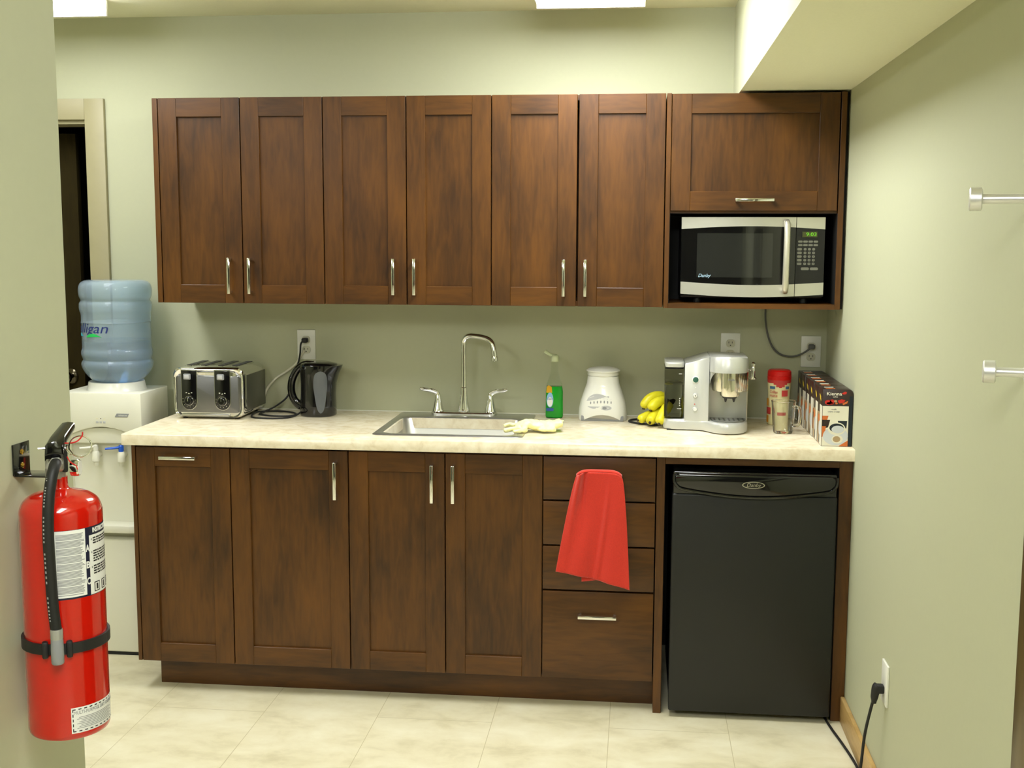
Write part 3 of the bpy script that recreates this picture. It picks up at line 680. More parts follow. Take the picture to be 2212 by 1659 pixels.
# ================================================================ soap bottle
SX_, SY_ = -1.006, -0.085
t = thing('soap_bottle', 'clear bottle of bright green dish soap with an open flip spout', 'soap bottle', (SX_, SY_, 0.915))
bm = B()
sp = [(0.030, 0.015, 0.9155), (0.033, 0.019, 0.922), (0.032, 0.019, 0.98), (0.032, 0.019, 1.015), (0.028, 0.018, 1.045), (0.019, 0.015, 1.072), (0.014, 0.013, 1.095), (0.0125, 0.0125, 1.13), (0.0125, 0.0125, 1.138)]
rings(bm, [sup(SX_+0.001, SY_, a, b, z, 32, 2.4) for a, b, z in sp]); part('bottle', bm, clear_p, t, sharp=60)
bm = B(); rings(bm, [sup(SX_+0.001, SY_, a-0.0012, b-0.0012, z, 32, 2.4) for a, b, z in ((0.030, 0.015, 0.9175), (0.033, 0.019, 0.923), (0.032, 0.019, 0.98), (0.032, 0.019, 1.015), (0.0295, 0.0183, 1.035))]); part('soap', bm, green_s, t, sharp=60)
bm = B(); lathe(bm, [(0.0135, 1.128), (0.0155, 1.130), (0.0155, 1.146), (0.012, 1.152), (0.006, 1.156)], (SX_+0.002, SY_, 0), 20)
tube(bm, [(SX_, SY_, 1.148), (SX_-0.016, SY_, 1.154), (SX_-0.036, SY_, 1.166)], [0.0085, 0.0065, 0.0075], 10, 0, 4, 0.9)
part('spout_cap', bm, cap_m, t)
bm = B(); yl = SY_-0.0195
prism(bm, ellipse(SX_-0.014, 0.985, 0.0125, 0.028), yl, yl+0.006, 'y', 1); prism(bm, ellipse(SX_-0.014, 0.978, 0.010, 0.018), yl-0.0003, yl+0.006, 'y', 0); box(bm, SX_-0.0275, SX_-0.0005, yl-0.0004, yl+0.006, 0.943, 0.954, 2)
text(bm, 'Dawn', 0.012, face_y(SX_-0.014, yl-0.0008, 0.989), 2, 0.0002, 0.1, 0.020)
prism(bm, [(SX_-0.028, 1.012), (SX_-0.006, 1.012), (SX_-0.008, 1.034), (SX_-0.02, 1.040), (SX_-0.026, 1.034)], yl+0.0006, yl+0.008, 'y', 3)
part('label', bm, [white_l, lblue_l, blue_l, yell_l], t)

# ================================================================ blender base
LX, LY = -0.823, -0.088
t = thing('blender_base', 'white blender base with a row of buttons, left of the bananas', 'blender', (LX, LY, 0.915))
bm = B(); secs = [(0.089, 0.072, 0.916), (0.090, 0.074, 0.935), (0.088, 0.073, 0.960), (0.083, 0.070, 0.985), (0.074, 0.065, 1.012), (0.064, 0.059, 1.040), (0.0605, 0.056, 1.050), (0.0575, 0.054, 1.0785)]
rs = []
for k, (a, b, z) in enumerate(secs):
    ring = sup(LX, LY, a, b, z, 60, 3.2 if k < 5 else 2.6)
    if k < 3:
        for p in ring:
            x = (p.x-LX)/0.072
            if abs(x) < 1 and abs(p.y-LY) > 0.04: p.z += (0.024, 0.016, 0.006)[k]*(1-x*x)
    rs.append(ring)
rings(bm, rs); part('housing', bm, white_p, t, sharp=60)
part('underside', bx(LX-0.078, LX+0.078, LY-0.062, LY+0.062, 0.9152, 0.935, 0, 0.002), grey_p, t)
bm = B(); lathe(bm, [(0.050, 1.074), (0.0575, 1.0805), (0.0595, 1.083), (0.0580, 1.092), (0.0575, 1.0935), (0.0630, 1.0955), (0.0630, 1.0995), (0.052, 1.106), (0.030, 1.111), (0.0, 1.112)], (LX, LY, 0), 48, 0, 'z', False); part('lid', bm, white_p, t, sharp=50)
def bl(x, z, d=0.0):
    """point on the sloping front of the housing"""
    zz = [s[2] for s in secs]; i = max(0, min(len(zz)-2, sum(1 for q in zz if q <= z)-1)); s = (z-zz[i])/(zz[i+1]-zz[i])
    a = secs[i][0]*(1-s)+secs[i+1][0]*s; b = secs[i][1]*(1-s)+secs[i+1][1]*s; c = min(0.999, abs(x)/a)
    return Vector((LX+x, LY-b*(1-c**3.2)**(1/3.2)-d, z))
def decal(bm, fn, poly, mat, d=0.0006):
    t_ = B(); vs = [t_.verts.new((a, b, 0)) for a, b in poly]; t_.faces.new(vs); bmesh.ops.triangulate(t_, faces=t_.faces[:])
    bmesh.ops.subdivide_edges(t_, edges=t_.edges[:], cuts=2, use_grid_fill=True)
    for v in t_.verts: v.co = fn(v.co.x, v.co.y, d)
    merge(bm, t_, None, mat)
bm = B()
def curve_poly(top, bot): return top+list(reversed(bot))
xs = [-0.058+0.052*i/10 for i in range(11)]
decal(bm, bl, curve_poly([(-0.058+0.082*i/14, 0.991+0.026*sin(pi*min(1, (i/14)**0.7*0.85))) for i in range(15)], [(-0.058+0.082*i/14, 0.990+0.020*(i/14)**1.2) for i in range(15)]), 0)
decal(bm, bl, curve_poly([(-0.054+0.044*i/10, 0.971) for i in range(11)], [(-0.054+0.044*i/10, 0.970-0.007*sin(pi*i/10)) for i in range(11)]), 0)
decal(bm, bl, [(a, 0.966+b) for a, b in ellipse(0.014, 0, 0.020, 0.0085, 20)], 0)
decal(bm, bl, [(a, 0.966+b) for a, b in ellipse(0.008, 0, 0.008, 0.005, 16)], 1, 0.001)
decal(bm, bl, [(-0.050, 1.0005), (-0.030, 1.0075), (-0.030, 1.0090), (-0.050, 1.002)], 2, 0.0012)
part('fascia', bm, [lgrey_p, grey_p, white_l], t, recalc=False)
for i in range(7):
    x = -0.043+i*0.0125; z0 = 0.984+0.003*sin(i/6*pi)+i*0.0004
    bm = B(); decal(bm, bl, [(x+a, z0+b) for a, b in ellipse(0, 0, 0.0022, 0.0052, 14)], 0, 0.0016); decal(bm, bl, [(x-0.001+a, z0+0.011+b) for a, b in ellipse(0, 0, 0.0012, 0.0008, 8)], 1, 0.001)
    part('button', bm, [grey_p, lgrey_p], t, recalc=False)

# ================================================================ bananas
t = thing('banana_bunch', 'bunch of small yellow bananas between the blender and the coffee maker', 'bananas', (-0.635, -0.17, 0.915))
def banana(pts, r=0.0165):
    bm = B(); pts = smooth_pts(pts, 4); m_ = len(pts)-1; rr = [r*(0.5+0.5*min(1, i/m_/0.3))*(1 if i/m_ < 0.80 else sqrt(max(0.06, 1-((i/m_-0.80)/0.21)**2))) for i in range(m_+1)]
    tube(bm, pts, rr, 14, 0, 1)
    tube(bm, [pts[-1], Vector(pts[-1])+(Vector(pts[-1])-Vector(pts[-2])).normalized()*0.005], r*0.28, 8, 1, 1)
    part('banana', bm, [banana_m, banana_t], t, sharp=70)
stem = Vector((-0.578, -0.150, 0.992))
banana([stem, (-0.600, -0.160, 1.010), (-0.625, -0.178, 1.016), (-0.650, -0.195, 1.008), (-0.666, -0.205, 0.990), (-0.672, -0.210, 0.975)], 0.0185)
banana([stem+Vector((0.002, -0.014, -0.002)), (-0.598, -0.195, 1.000), (-0.622, -0.222, 1.000), (-0.640, -0.240, 0.988), (-0.647, -0.247, 0.974)], 0.0185)
banana([stem+Vector((0, 0.004, -0.012)), (-0.615, -0.175, 0.960), (-0.650, -0.200, 0.950), (-0.675, -0.220, 0.940), (-0.690, -0.230, 0.934)], 0.0165)
banana([stem+Vector((0, -0.01, -0.012)), (-0.605, -0.200, 0.966), (-0.632, -0.235, 0.955), (-0.645, -0.262, 0.942), (-0.649, -0.276, 0.934)], 0.0180)
banana([stem+Vector((0.004, -0.012, -0.006)), (-0.588, -0.215, 0.982), (-0.600, -0.258, 0.968), (-0.612, -0.286, 0.946), (-0.617, -0.296, 0.934)], 0.0185)
bm = B(); tube(bm, [stem+Vector((-0.01, -0.01, 0)), stem+Vector((0.006, 0.008, 0.006)), stem+Vector((0.014, 0.02, 0.012))], [0.012, 0.010, 0.006], 10, 0, 4); part('stem', bm, banana_t, t)

# ================================================================ coffee maker
t = thing('coffee_maker', 'silver single-serve coffee maker with a clear side tank and round green button', 'coffee maker', (-0.455, -0.26, 0.915))
YB = -0.135
def plan(z, off=0.0, x0=-0.603, head=0.0):
    """footprint with the swelling brewing end on the right"""
    P = []
    fr = [(-0.603, -0.300), (-0.588, -0.318), (-0.560, -0.326), (-0.530, -0.326), (-0.505, -0.328), (-0.480, -0.334), (-0.462, -0.345), (-0.448, -0.368), (-0.432, -0.392), (-0.408, -0.408), (-0.380, -0.413), (-0.352, -0.406), (-0.328, -0.385), (-0.314, -0.350), (-0.310, -0.30)]
    for x, y in fr: P.append((max(x, x0), y))
    return P+[(-0.310, YB), (-0.34, YB+0.01), (max(-0.58, x0), YB+0.01), (max(-0.603, x0), YB)]
bm = B()
pb = plan(0); cxm = -0.455
def ringp(p, z, k=1.0, dy=0.0): return [Vector((cxm+(x-cxm)*k, -0.26+(y+0.26)*k+dy, z)) for x, y in p]
rings(bm, [ringp(pb, 0.919, 0.985), ringp(pb, 0.925, 1.0), ringp(pb, 0.945, 1.0), ringp(pb, 0.953, 0.975), ringp(pb, 0.955, 0.93)])
part('base', bm, silver, t, sharp=45)
part('foot_ring', bx(-0.59, -0.325, -0.32, YB-0.01, 0.915, 0.9195), rubber, t)
# centre column, back wall of the bay and the head, extruded from the footprint with a wavy top
def topz(x): 
    s = max(0, min(1, (x+0.545)/0.13)); s = s*s*(3-2*s)
    return 1.150+0.033*s-(0.010*max(0, (x+0.36)/0.05)**2 if x > -0.36 else 0)
bm = B()
col = [(-0.531, -0.325), (-0.505, -0.327), (-0.480, -0.333), (-0.462, -0.343), (-0.450, -0.360), (-0.446, -0.352), (-0.446, -0.30), (-0.446, YB), (-0.531, YB)]
rings(bm, [[Vector((x, y, 0.950)) for x, y in col], [Vector((x, y, topz(x)-0.006)) for x, y in col], [Vector((-0.489+(x+0.489)*0.97, y+0.003, topz(x))) for x, y in col]])
part('control_column', bm, silver, t, sharp=40)
hd = [(-0.447, -0.366), (-0.432, -0.391), (-0.408, -0.407), (-0.380, -0.412), (-0.352, -0.405), (-0.328, -0.384), (-0.315, -0.350), (-0.311, -0.30), (-0.311, YB), (-0.447, YB)]
bm = B()
rings(bm, [[Vector((x, y, 1.128)) for x, y in hd], [Vector((x, y, topz(x)-0.008)) for x, y in hd], [Vector((-0.38+(x+0.38)*0.95, -0.27+(y+0.27)*0.96, topz(x)+0.001)) for x, y in hd]])
part('brew_head', bm, silver, t, sharp=40)
# arch shoulder beside the metal cup holder
bm = B(); bay = [(-0.446, 1.128)]+[(-0.446+0.030*(1-cos(a)), 1.088+0.040*sin(a)) for a in [pi/2*i/8 for i in range(9)]][::-1]+[(-0.446, 1.088)]
prism(bm, bay, -0.372, -0.30, 'y', 0); part('arch_shoulder', bm, silver, t)
bm = B(); 
arc2 = [(-0.446, -0.30), (-0.43, -0.285), (-0.40, -0.275), (-0.37, -0.275), (-0.34, -0.285), (-0.316, -0.31), (-0.311, -0.30), (-0.311, YB), (-0.446, YB)]
rings(bm, [[Vector((x, y, 0.95)) for x, y in arc2], [Vector((x, y, 1.13)) for x, y in arc2]]); part('bay_back', bm, silver, t, sharp=50)
bm = B(); lathe(bm, [(0.060, 1.062), (0.062, 1.066), (0.062, 1.128)], (-0.376, -0.338, 0), 40, 0); lathe(bm, [(0.030, 1.046), (0.033, 1.050), (0.036, 1.078), (0.036, 1.135)], (-0.379, -0.372, 0), 36, 0)
part('filter_holder', bm, plain('champagne_steel', (0.70, 0.68, 0.58), 0.16, 0.02, metal=1.0), t)
bm = B(); lathe(bm, [(0.024, 1.040), (0.027, 1.047)], (-0.379, -0.372, 0), 28, 0)
for s in (-1, 1): lathe(bm, [(0.0025, 1.026), (0.007, 1.042)], (-0.379+s*0.014, -0.378, 0), 12, 0)
part('nozzle', bm, black_m, t)
bm = B(); text(bm, 'Breville', 0.010, face_y(-0.377, -0.4088, 1.106), 0, 0.0004, 0, 0.022); part('brand_plate', bm, grey_p, t)
bm = B(); prism(bm, [(x, y) for x, y in [(-0.44, -0.30), (-0.436, -0.36), (-0.42, -0.385), (-0.39, -0.397), (-0.36, -0.394), (-0.335, -0.375), (-0.322, -0.34), (-0.32, -0.30)]], 0.954, 0.960, 'z', 0)
for i in range(7): box(bm, -0.43+i*0.0165, -0.424+i*0.0165, -0.375+abs(i-3)*0.004, -0.31, 0.9595, 0.9605, 1)
part('drip_grate', bm, [silver_d, black_m], t)
# water tank on the left
bm = B(); tk = rrect(-0.601, -0.534, -0.318, YB-0.01, 0.016)
rings(bm, [[Vector((x, y, 0.957)) for x, y in tk], [Vector((x, y, 1.134)) for x, y in tk]]); part('tank', bm, smoke_p, t, sharp=50)
bm = B(); tk2 = rrect(-0.598, -0.537, -0.315, YB-0.013, 0.014); rings(bm, [[Vector((x, y, 0.960)) for x, y in tk2], [Vector((x, y, 1.075)) for x, y in tk2]]); part('tank_water', bm, tankwater, t, sharp=50)
bm = B(); prism(bm, rrect(-0.600, -0.533, -0.319, YB, 0.016), 1.137, 1.155, 'z', 0, 0.003); prism(bm, rrect(-0.599, -0.535, -0.317, YB-0.01, 0.016), 1.131, 1.1372, 'z', 1)
part('tank_lid', bm, [silver, black_m], t)
for a_ in ((-0.552, -0.541, 1.1135, 1.1155), (-0.556, -0.541, 0.9905, 0.9920)): part('tank_mark', bx(a_[0], a_[1], -0.3192, -0.3182, a_[2], a_[3]), white_l, t)
for k in range(4): part('tank_mark', bx(-0.549, -0.546, -0.3192, -0.3182, 1.001+k*0.008, 1.005+k*0.008), white_l, t)
def btn(z, r, mts, nm, lab=None):
    bm = B(); lathe(bm, [(r*1.3, 0.002), (r*1.3, -0.002), (r*1.05, -0.004), (r, -0.0025)], (-0.494, -0.330, z), 28, 0, 'y'); lathe(bm, [(r*0.98, 0), (r*0.98, -0.0035), (r*0.7, -0.004)], (-0.494, -0.330, z), 28, 1, 'y'); part(nm, bm, mts, t, label=lab)
btn(1.096, 0.0098, [white_p, jade], 'power_button', 'round green button')
btn(1.040, 0.0065, [lgrey_p, white_p], 'button'); btn(0.992, 0.0065, [lgrey_p, white_p], 'button')
for r_, d_, x_, z_, m_ in ((0.0018, -0.002, -0.494, 1.068, white_l), (0.0018, -0.006, -0.494, 1.040, ink), (0.002, -0.002, -0.496, 1.010, can_r)):
    bm = B(); lathe(bm, [(r_, 0), (r_, d_)], (x_, -0.330, z_), 10, 0, 'y'); part('indicator_light', bm, m_, t)
bm = B(); tube(bm, [(-0.314, -0.29, 1.128), (-0.303, -0.295, 1.130), (-0.298, -0.298, 1.140)], 0.004, 10, 0, 4); lathe(bm, [(0.004, 1.141), (0.0078, 1.146), (0.0078, 1.153), (0.003, 1.158)], (-0.295, -0.30, 0), 14); lathe(bm, [(0.0125, 1.098), (0.0130, 1.102), (0.008, 1.108), (0.0072, 1.126), (0.0075, 1.136), (0.005, 1.144)], (-0.295, -0.30, 0), 16)
part('steam_lever', bm, chrome, t)
bm = B(); tube(bm, [(-0.585, -0.136, 0.935), (-0.62, -0.11, 0.925), (-0.67, -0.10, 0.9195), (-0.715, -0.125, 0.919), (-0.722, -0.17, 0.919), (-0.690, -0.205, 0.919), (-0.64, -0.235, 0.919), (-0.61, -0.22, 0.919)], 0.004, 8, 0, 8)
part('power_cord', bm, rubber, t)

# ================================================================ canister, glass cup, cartons
CNX, CNY = -0.184, -0.135
t = thing('creamer_canister', 'tall creamer canister with a red lid, behind the glass cup', 'canister', (CNX, CNY, 0.915))
bm = B(); cr_ = 0.040; lathe(bm, fine([(0.038, 0.9155), (0.041, 0.922), (0.041, 0.95), (0.039, 0.985), (0.0385, 1.02), (0.041, 1.055), (0.0412, 1.082)], 3), (CNX, CNY, 0), 36); part('body', bm, can_y, t, sharp=60)
bm = B(); lathe(bm, [(0.0425, 1.080), (0.0428, 1.092), (0.0415, 1.0935), (0.0425, 1.095), (0.0415, 1.110), (0.036, 1.1155), (0.0, 1.117)], (CNX, CNY, 0), 36, 0, 'z', False); part('lid', bm, red_lid, t)
def cyl(cx, cy, R, a0): return lambda x, z, d=0: Vector((cx+(R+d)*cos(a0+x/R), cy+(R+d)*sin(a0+x/R), z))
ac = math.atan2(CY-CNY, CX-CNX); cf = cyl(CNX, CNY, 0.0415, ac)
bm = B()
def patch(bm, fn, x0, x1, z0, z1, mat, d=0.0006, n=8):
    vs = [[bm.verts.new(fn(x0+(x1-x0)*i/n, z, d)) for z in (z0, z1)] for i in range(n+1)]
    for a, b in zip(vs, vs[1:]): f = bm.faces.new((a[0], b[0], b[1], a[1])); f.material_index = mat
for i in range(12):
    x = -0.060+i*0.010; dp = 0.012+0.016*max(0, cos(pi*(x)/0.05)) if abs(x) < 0.05 else 0.010
    patch(bm, cf, x, x+0.0101, 1.081-dp, 1.081, 0, 0.0008, 2)
patch(bm, cf, -0.036, -0.014, 1.048, 1.058, 1); patch(bm, cf, 0.024, 0.040, 1.048, 1.058, 1)
for k, (s, zz) in enumerate((('Coffee', 1.037), ('mate', 1.024))): text(bm, s, 0.014, lambda v, zz=zz: cf(v.x-0.020, zz+v.y, 0.0012+v.z), 0, 0.0002, 0.1, 0.030)
patch(bm, cf, 0.010, 0.034, 1.022, 1.044, 0, 0.0007); patch(bm, cf, -0.060, -0.030, 0.955, 0.980, 0); patch(bm, cf, -0.06, -0.040, 0.925, 0.950, 2); patch(bm, cf, -0.060, -0.042, 0.985, 1.012, 2); patch(bm, cf, -0.010, 0.030, 0.95, 0.962, 0)
part('wrapper_print', bm, [can_r, can_b, can_o], t, recalc=False)

GX, GY = -0.190, -0.335
t = thing('glass_cup', 'clear glass measuring cup in front of the creamer canister', 'glass cup', (GX, GY, 0.915))
bm = B(); gp = [(0.030, 0.9155), (0.034, 0.919), (0.0370, 0.95), (0.0395, 0.99), (0.0415, 1.022), (0.043, 1.028), (0.0405, 1.027), (0.037, 0.99), (0.0345, 0.95), (0.0315, 0.926), (0.0, 0.924)]
lathe(bm, gp, (GX, GY, 0), 40, 0, 'z', False); bm.verts.ensure_lookup_table(); bm.faces.new([bm.verts[i] for i in range(40)]); bmesh.ops.remove_doubles(bm, verts=bm.verts[:], dist=1e-5)
part('cup', bm, glass_c, t, sharp=60)
bm = B(); tube(bm, [(GX+0.030, GY-0.022, 1.008), (GX+0.043, GY-0.036, 1.012), (GX+0.050, GY-0.042, 0.998), (GX+0.050, GY-0.042, 0.965), (GX+0.044, GY-0.036, 0.948), (GX+0.030, GY-0.022, 0.945)], 0.0062, 12, 0, 7, 0.9); part('handle', bm, glass_c, t)

labs = ['coffee pod carton at the front of the row on the right end of the countertop',
        'coffee pod carton second from the front of the row against the right wall',
        'coffee pod carton third from the front of the row against the right wall',
        'coffee pod carton fourth from the front of the row against the right wall',
        'coffee pod carton fifth from the front of the row against the right wall',
        'coffee pod carton farthest back in the row, under the corner outlet']
bw, bdp, bh = 0.096, 0.092, 0.187
MB_ = [box_b, box_w, box_n, box_r, box_o, box_g, coffee_m, box_y, ink_g]
def carton_mesh():
    bm = B(); n = 5; r = 0.014
    prof_ = [(0, 0), (bw, 0)]+[(bw-r+r*cos(radians(90*i/n)), bh-r+r*sin(radians(90*i/n))) for i in range(n+1)]+[(0, bh)]
    prism(bm, prof_, 0, bdp, 'y', 0, 0.0008)
    y = -0.0004
    def pl(poly, m_, k=0): prism(bm, poly, y-0.00015*k, 0.0003, 'y', m_)
    pl([(0.001, 0.001), (0.0835, 0.001), (0.0835, 0.132), (0.001, 0.132)], 1, 0)
    pl([(0.0845, 0.001), (bw-0.001, 0.001), (bw-0.001, 0.165), (0.0845, 0.165)], 2, 0)
    for (x, z, a, b) in ((0.018, 0.144, 0.011, 0.008), (0.030, 0.147, 0.008, 0.007), (0.024, 0.141, 0.012, 0.004)): pl(ellipse(x, z, a, b, 16), 3, 1)
    pl([(0.048, 0.150), (0.060, 0.155), (0.072, 0.152), (0.066, 0.143), (0.052, 0.141)], 3, 1); pl([(0.062, 0.140), (0.080, 0.150), (0.078, 0.142), (0.066, 0.136)], 4, 1)
    pl(ellipse(0.041, 0.148, 0.005, 0.004, 12), 6, 2); pl(ellipse(0.044, 0.141, 0.004, 0.003, 12), 4, 2)
    pl([(0.060, 0.174), (0.070, 0.180), (0.076, 0.178), (0.074, 0.172), (0.066, 0.170)], 3, 1)
    # cup and saucer picture
    pl([(0.001, 0.100), (0.020, 0.100), (0.016, 0.085), (0.001, 0.080)], 4, 1); pl([(0.001, 0.087), (0.026, 0.087), (0.020, 0.062), (0.001, 0.058)], 0, 2); pl([(0.001, 0.066), (0.013, 0.066), (0.010, 0.036), (0.001, 0.03)], 4, 3)
    pl([(0.050, 0.084), (0.080, 0.084), (0.078, 0.060), (0.056, 0.060)], 2, 1)
    pl(ellipse(0.044, 0.034, 0.040, 0.030, 28), 5, 4); pl(ellipse(0.047, 0.058, 0.028, 0.021, 24), 1, 5); pl(ellipse(0.047, 0.061, 0.023, 0.0145, 20), 2, 6); pl(ellipse(0.051, 0.056, 0.020, 0.0125, 20), 5, 7); pl(ellipse(0.050, 0.024, 0.018, 0.014, 20), 1, 7); pl(ellipse(0.048, 0.024, 0.012, 0.010, 20), 6, 8)
    pl([(0.055, 0.001), (0.0835, 0.001), (0.0835, 0.020)], 4, 8)
    # left side: brown top, cream stripe, picture below
    def sl(poly, m_, k=0): prism(bm, poly, -0.0004-0.00015*k, 0.0003, 'x', m_)
    sl([(0.002, 0.105), (0.050, 0.105), (0.050, 0.132), (0.002, 0.132)], 1); sl([(0.002, 0.002), (0.090, 0.002), (0.090, 0.105), (0.002, 0.105)], 6)
    sl([(0.002, 0.002), (0.040, 0.002), (0.040, 0.108), (0.002, 0.108)], 1, 1); sl(ellipse(0.040, 0.055, 0.022, 0.024, 18), 5, 2); sl([(0.040, 0.006), (0.060, 0.006), (0.052, 0.034), (0.044, 0.030)], 2, 3); sl([(0.05, 0.075), (0.085, 0.07), (0.08, 0.095), (0.055, 0.098)], 4, 1)
    sl([(0.030, 0.145), (0.050, 0.150), (0.060, 0.165), (0.040, 0.160)], 7, 1)
    # lid top patches
    for k, (y0_, m_) in enumerate(((0.012, 4), (0.045, 1), (0.070, 0))): prism(bm, [(0.010, y0_), (0.040, y0_), (0.042, y0_+0.014), (0.012, y0_+0.014)], bh-0.0002, bh+0.0006, 'z', m_)
    text(bm, 'Kienna', 0.0150, face_y(0.036, y-0.0006, 0.172), 1, 0.0003, 0, 0.048, 0.0002); text(bm, 'coffee', 0.0065, face_y(0.040, y-0.0006, 0.1625), 1, 0.0002)
    text(bm, 'vanilla', 0.007, face_y(0.036, y-0.0006, 0.122), 8, 0.0002, 0.2); text(bm, 'crème brûlée', 0.007, face_y(0.036, y-0.0006, 0.114), 8, 0.0002, 0.2)
    return bm
c0 = part('coffee_carton', carton_mesh(), MB_, None, world=False, sharp=40)
for i, lb in enumerate(labs):
    o = c0 if i == 0 else c0.copy()
    if i: COL.objects.link(o)
    o.location = (-0.0985+(0.001 if i % 2 else 0.0)-0.0012*i, -0.5905+i*(bdp+0.0012), 0.9152); o.rotation_euler = (0, 0, radians(0.0))
    tag(o, lb, 'carton', 'row of coffee pod cartons')

# ================================================================ microwave
MX0, MX1, MZ0, MZ1, MY = -0.552, -0.064, 1.384, 1.659, -0.292
t = thing('microwave', 'stainless and black microwave oven sitting in the cabinet niche', 'microwave', ((MX0+MX1)/2, -0.16, 1.362))
part('case', bx(MX0, MX1, MY+0.02, -0.02, MZ0-0.004, MZ1, 0, 0.004), black_m, t)
for x in (MX0+0.06, MX1-0.06):
    for y in (MY+0.05, -0.06):
        bm = B(); lathe(bm, [(0.012, 1.3622), (0.013, 1.368), (0.010, 1.381)], (x, y, 0), 14); part('foot', bm, rubber, t)
def bow(s): return 0.012*sin(pi*s)              # front bulge
MS = -0.162
def trim_strip(bm, xa, xb, top, y0=MY, mat=0, n=14):
    A, Bp = [], []
    for i in range(n+1):
        x = xa+(xb-xa)*i/n; s = (x-MX0)/(MX1-MX0); q = sin(pi*s)
        yf = y0-0.002-bow(s)
        if top: z1, z0 = MZ1, MZ1-0.041+0.010*q
        else: z1, z0 = MZ0+0.052-0.010*q, MZ0+0.010-0.010*q
        A.append((Vector((x, yf, z0)), Vector((x, yf, z1)), Vector((x, y0+0.022, z0)), Vector((x, y0+0.022, z1))))
    rings(bm, [[a, b, d, c] for a, b, c, d in A], mat)
def front_slab(bm, xa, xb, z0, z1, dy, mat=0, n=14):
    rr = []
    for i in range(n+1):
        x = xa+(xb-xa)*i/n; s = (x-MX0)/(MX1-MX0); yf = MY-bow(s)-dy
        rr.append([Vector((x, yf, z0)), Vector((x, yf, z1)), Vector((x, MY+0.022, z1)), Vector((x, MY+0.022, z0))])
    rings(bm, rr, mat)
bm = B(); front_slab(bm, MX0, MS-0.001, MZ0+0.004, MZ1-0.002, 0, 0); dr = part('door', bm, black_g, t, sharp=40)
bm = B(); trim_strip(bm, MX0, MS-0.001, True); part('trim_band', bm, plain('microwave_steel', (0.66, 0.65, 0.58), 0.33, 0.03, metal=0.75), dr, sharp=40)
bm = B(); trim_strip(bm, MX0, MS-0.001, False); part('trim_band', bm, MATS['microwave_steel'], dr, sharp=40)
bm = B(); front_slab(bm, -0.498, -0.240, MZ0+0.068, MZ1-0.055, 0.0006); part('window', bm, mw_win, dr, sharp=40)
bm = B(); text(bm, 'Danby', 0.0165, face_y(-0.472, MY-0.0085, 1.4575), 0, 0.0003, 0.3, 0.044, 0.0003); part('brand_print', bm, plain('pale_blue_ink', rgb(150, 180, 200), 0.4), dr)
bm = B(); hx = -0.196
tube(bm, [(hx-0.000, MY-0.022, 1.404), (hx-0.001, MY-0.040, 1.425), (hx-0.001, MY-0.048, 1.52), (hx, MY-0.040, 1.625), (hx, MY-0.022, 1.644)], [0.0105, 0.011, 0.011, 0.011, 0.0105], 16, 0, 8)
for z in (1.412, 1.636): box(bm, hx-0.008, hx+0.008, MY-0.03, MY, z-0.006, z+0.006)
part('handle', bm, plain('champagne_handle', (0.72, 0.69, 0.58), 0.3, 0.02, metal=0.7), dr)
bm = B(); front_slab(bm, MS+0.001, MX1, MZ0+0.004, MZ1-0.002, 0, 0, 8); cp = part('control_panel', bm, black_m, t, sharp=40)
bm = B(); trim_strip(bm, MS+0.001, MX1, True, n=8); part('trim_band', bm, MATS['microwave_steel'], cp, sharp=40)
bm = B(); trim_strip(bm, MS+0.001, MX1, False, n=8); part('trim_band', bm, MATS['microwave_steel'], cp, sharp=40)
bm = B(); yy = MY-0.0105; box(bm, -0.141, -0.091, yy, yy+0.004, 1.591, 1.610, 0); text(bm, '9:03', 0.0165, face_y(-0.111, yy-0.0004, 1.6005), 1, 0.0002, 0, 0.034); part('display', bm, [lcd_bg, lcd], cp)
def mbtn(x, z, w_, h_, s):
    q = (x-MX0)/(MX1-MX0); y = MY-bow(q)-0.0012
    bm = B(); prism(bm, rrect(x-w_/2, x+w_/2, z-h_/2, z+h_/2, min(w_, h_)*0.42), y, y+0.003, 'y', 0)
    if s: text(bm, s, h_*0.8, face_y(x, y-0.0003, z), 1, 0.0002)
    part('button', bm, [plain('key_grey', rgb(118, 118, 106), 0.5) if 'key_grey' not in MATS else MATS['key_grey'], ink], cp)
for i in range(4):
    mbtn(-0.147+i*0.0175, 1.576, 0.015, 0.007, None); mbtn(-0.147+i*0.0175, 1.564, 0.015, 0.007, None)
for r_ in range(5):
    mbtn(-0.149, 1.550-r_*0.0125, 0.016, 0.0085, None)
    for c_ in range(3): mbtn(-0.130+c_*0.0145, 1.550-r_*0.0125, 0.0095, 0.0085, ['', '123', '456', '789', '*0#'][r_][c_] if r_ else None)
mbtn(-0.129, 1.483, 0.027, 0.0095, None); mbtn(-0.098, 1.483, 0.027, 0.0095, None)
bm = B(); tube(bm, [(-0.228, -0.030, 1.400), (-0.228, -0.016, 1.340), (-0.226, -0.016, 1.28), (-0.215, -0.014, 1.225), (-0.195, -0.014, 1.182), (-0.165, -0.014, 1.158), (-0.125, -0.016, 1.152), (-0.090, -0.022, 1.164), (-0.066, -0.030, 1.182), (-0.058, -0.03, 1.189)], 0.0036, 8, 0, 8)
part('power_cord', bm, plain('grey_cord', rgb(92, 92, 88), 0.5), t)
bm = B(); box(bm, -0.068, -0.046, -0.036, -0.0092, 1.181, 1.199, 0, 0.005, 3); part('plug', bm, MATS['grey_cord'], t)

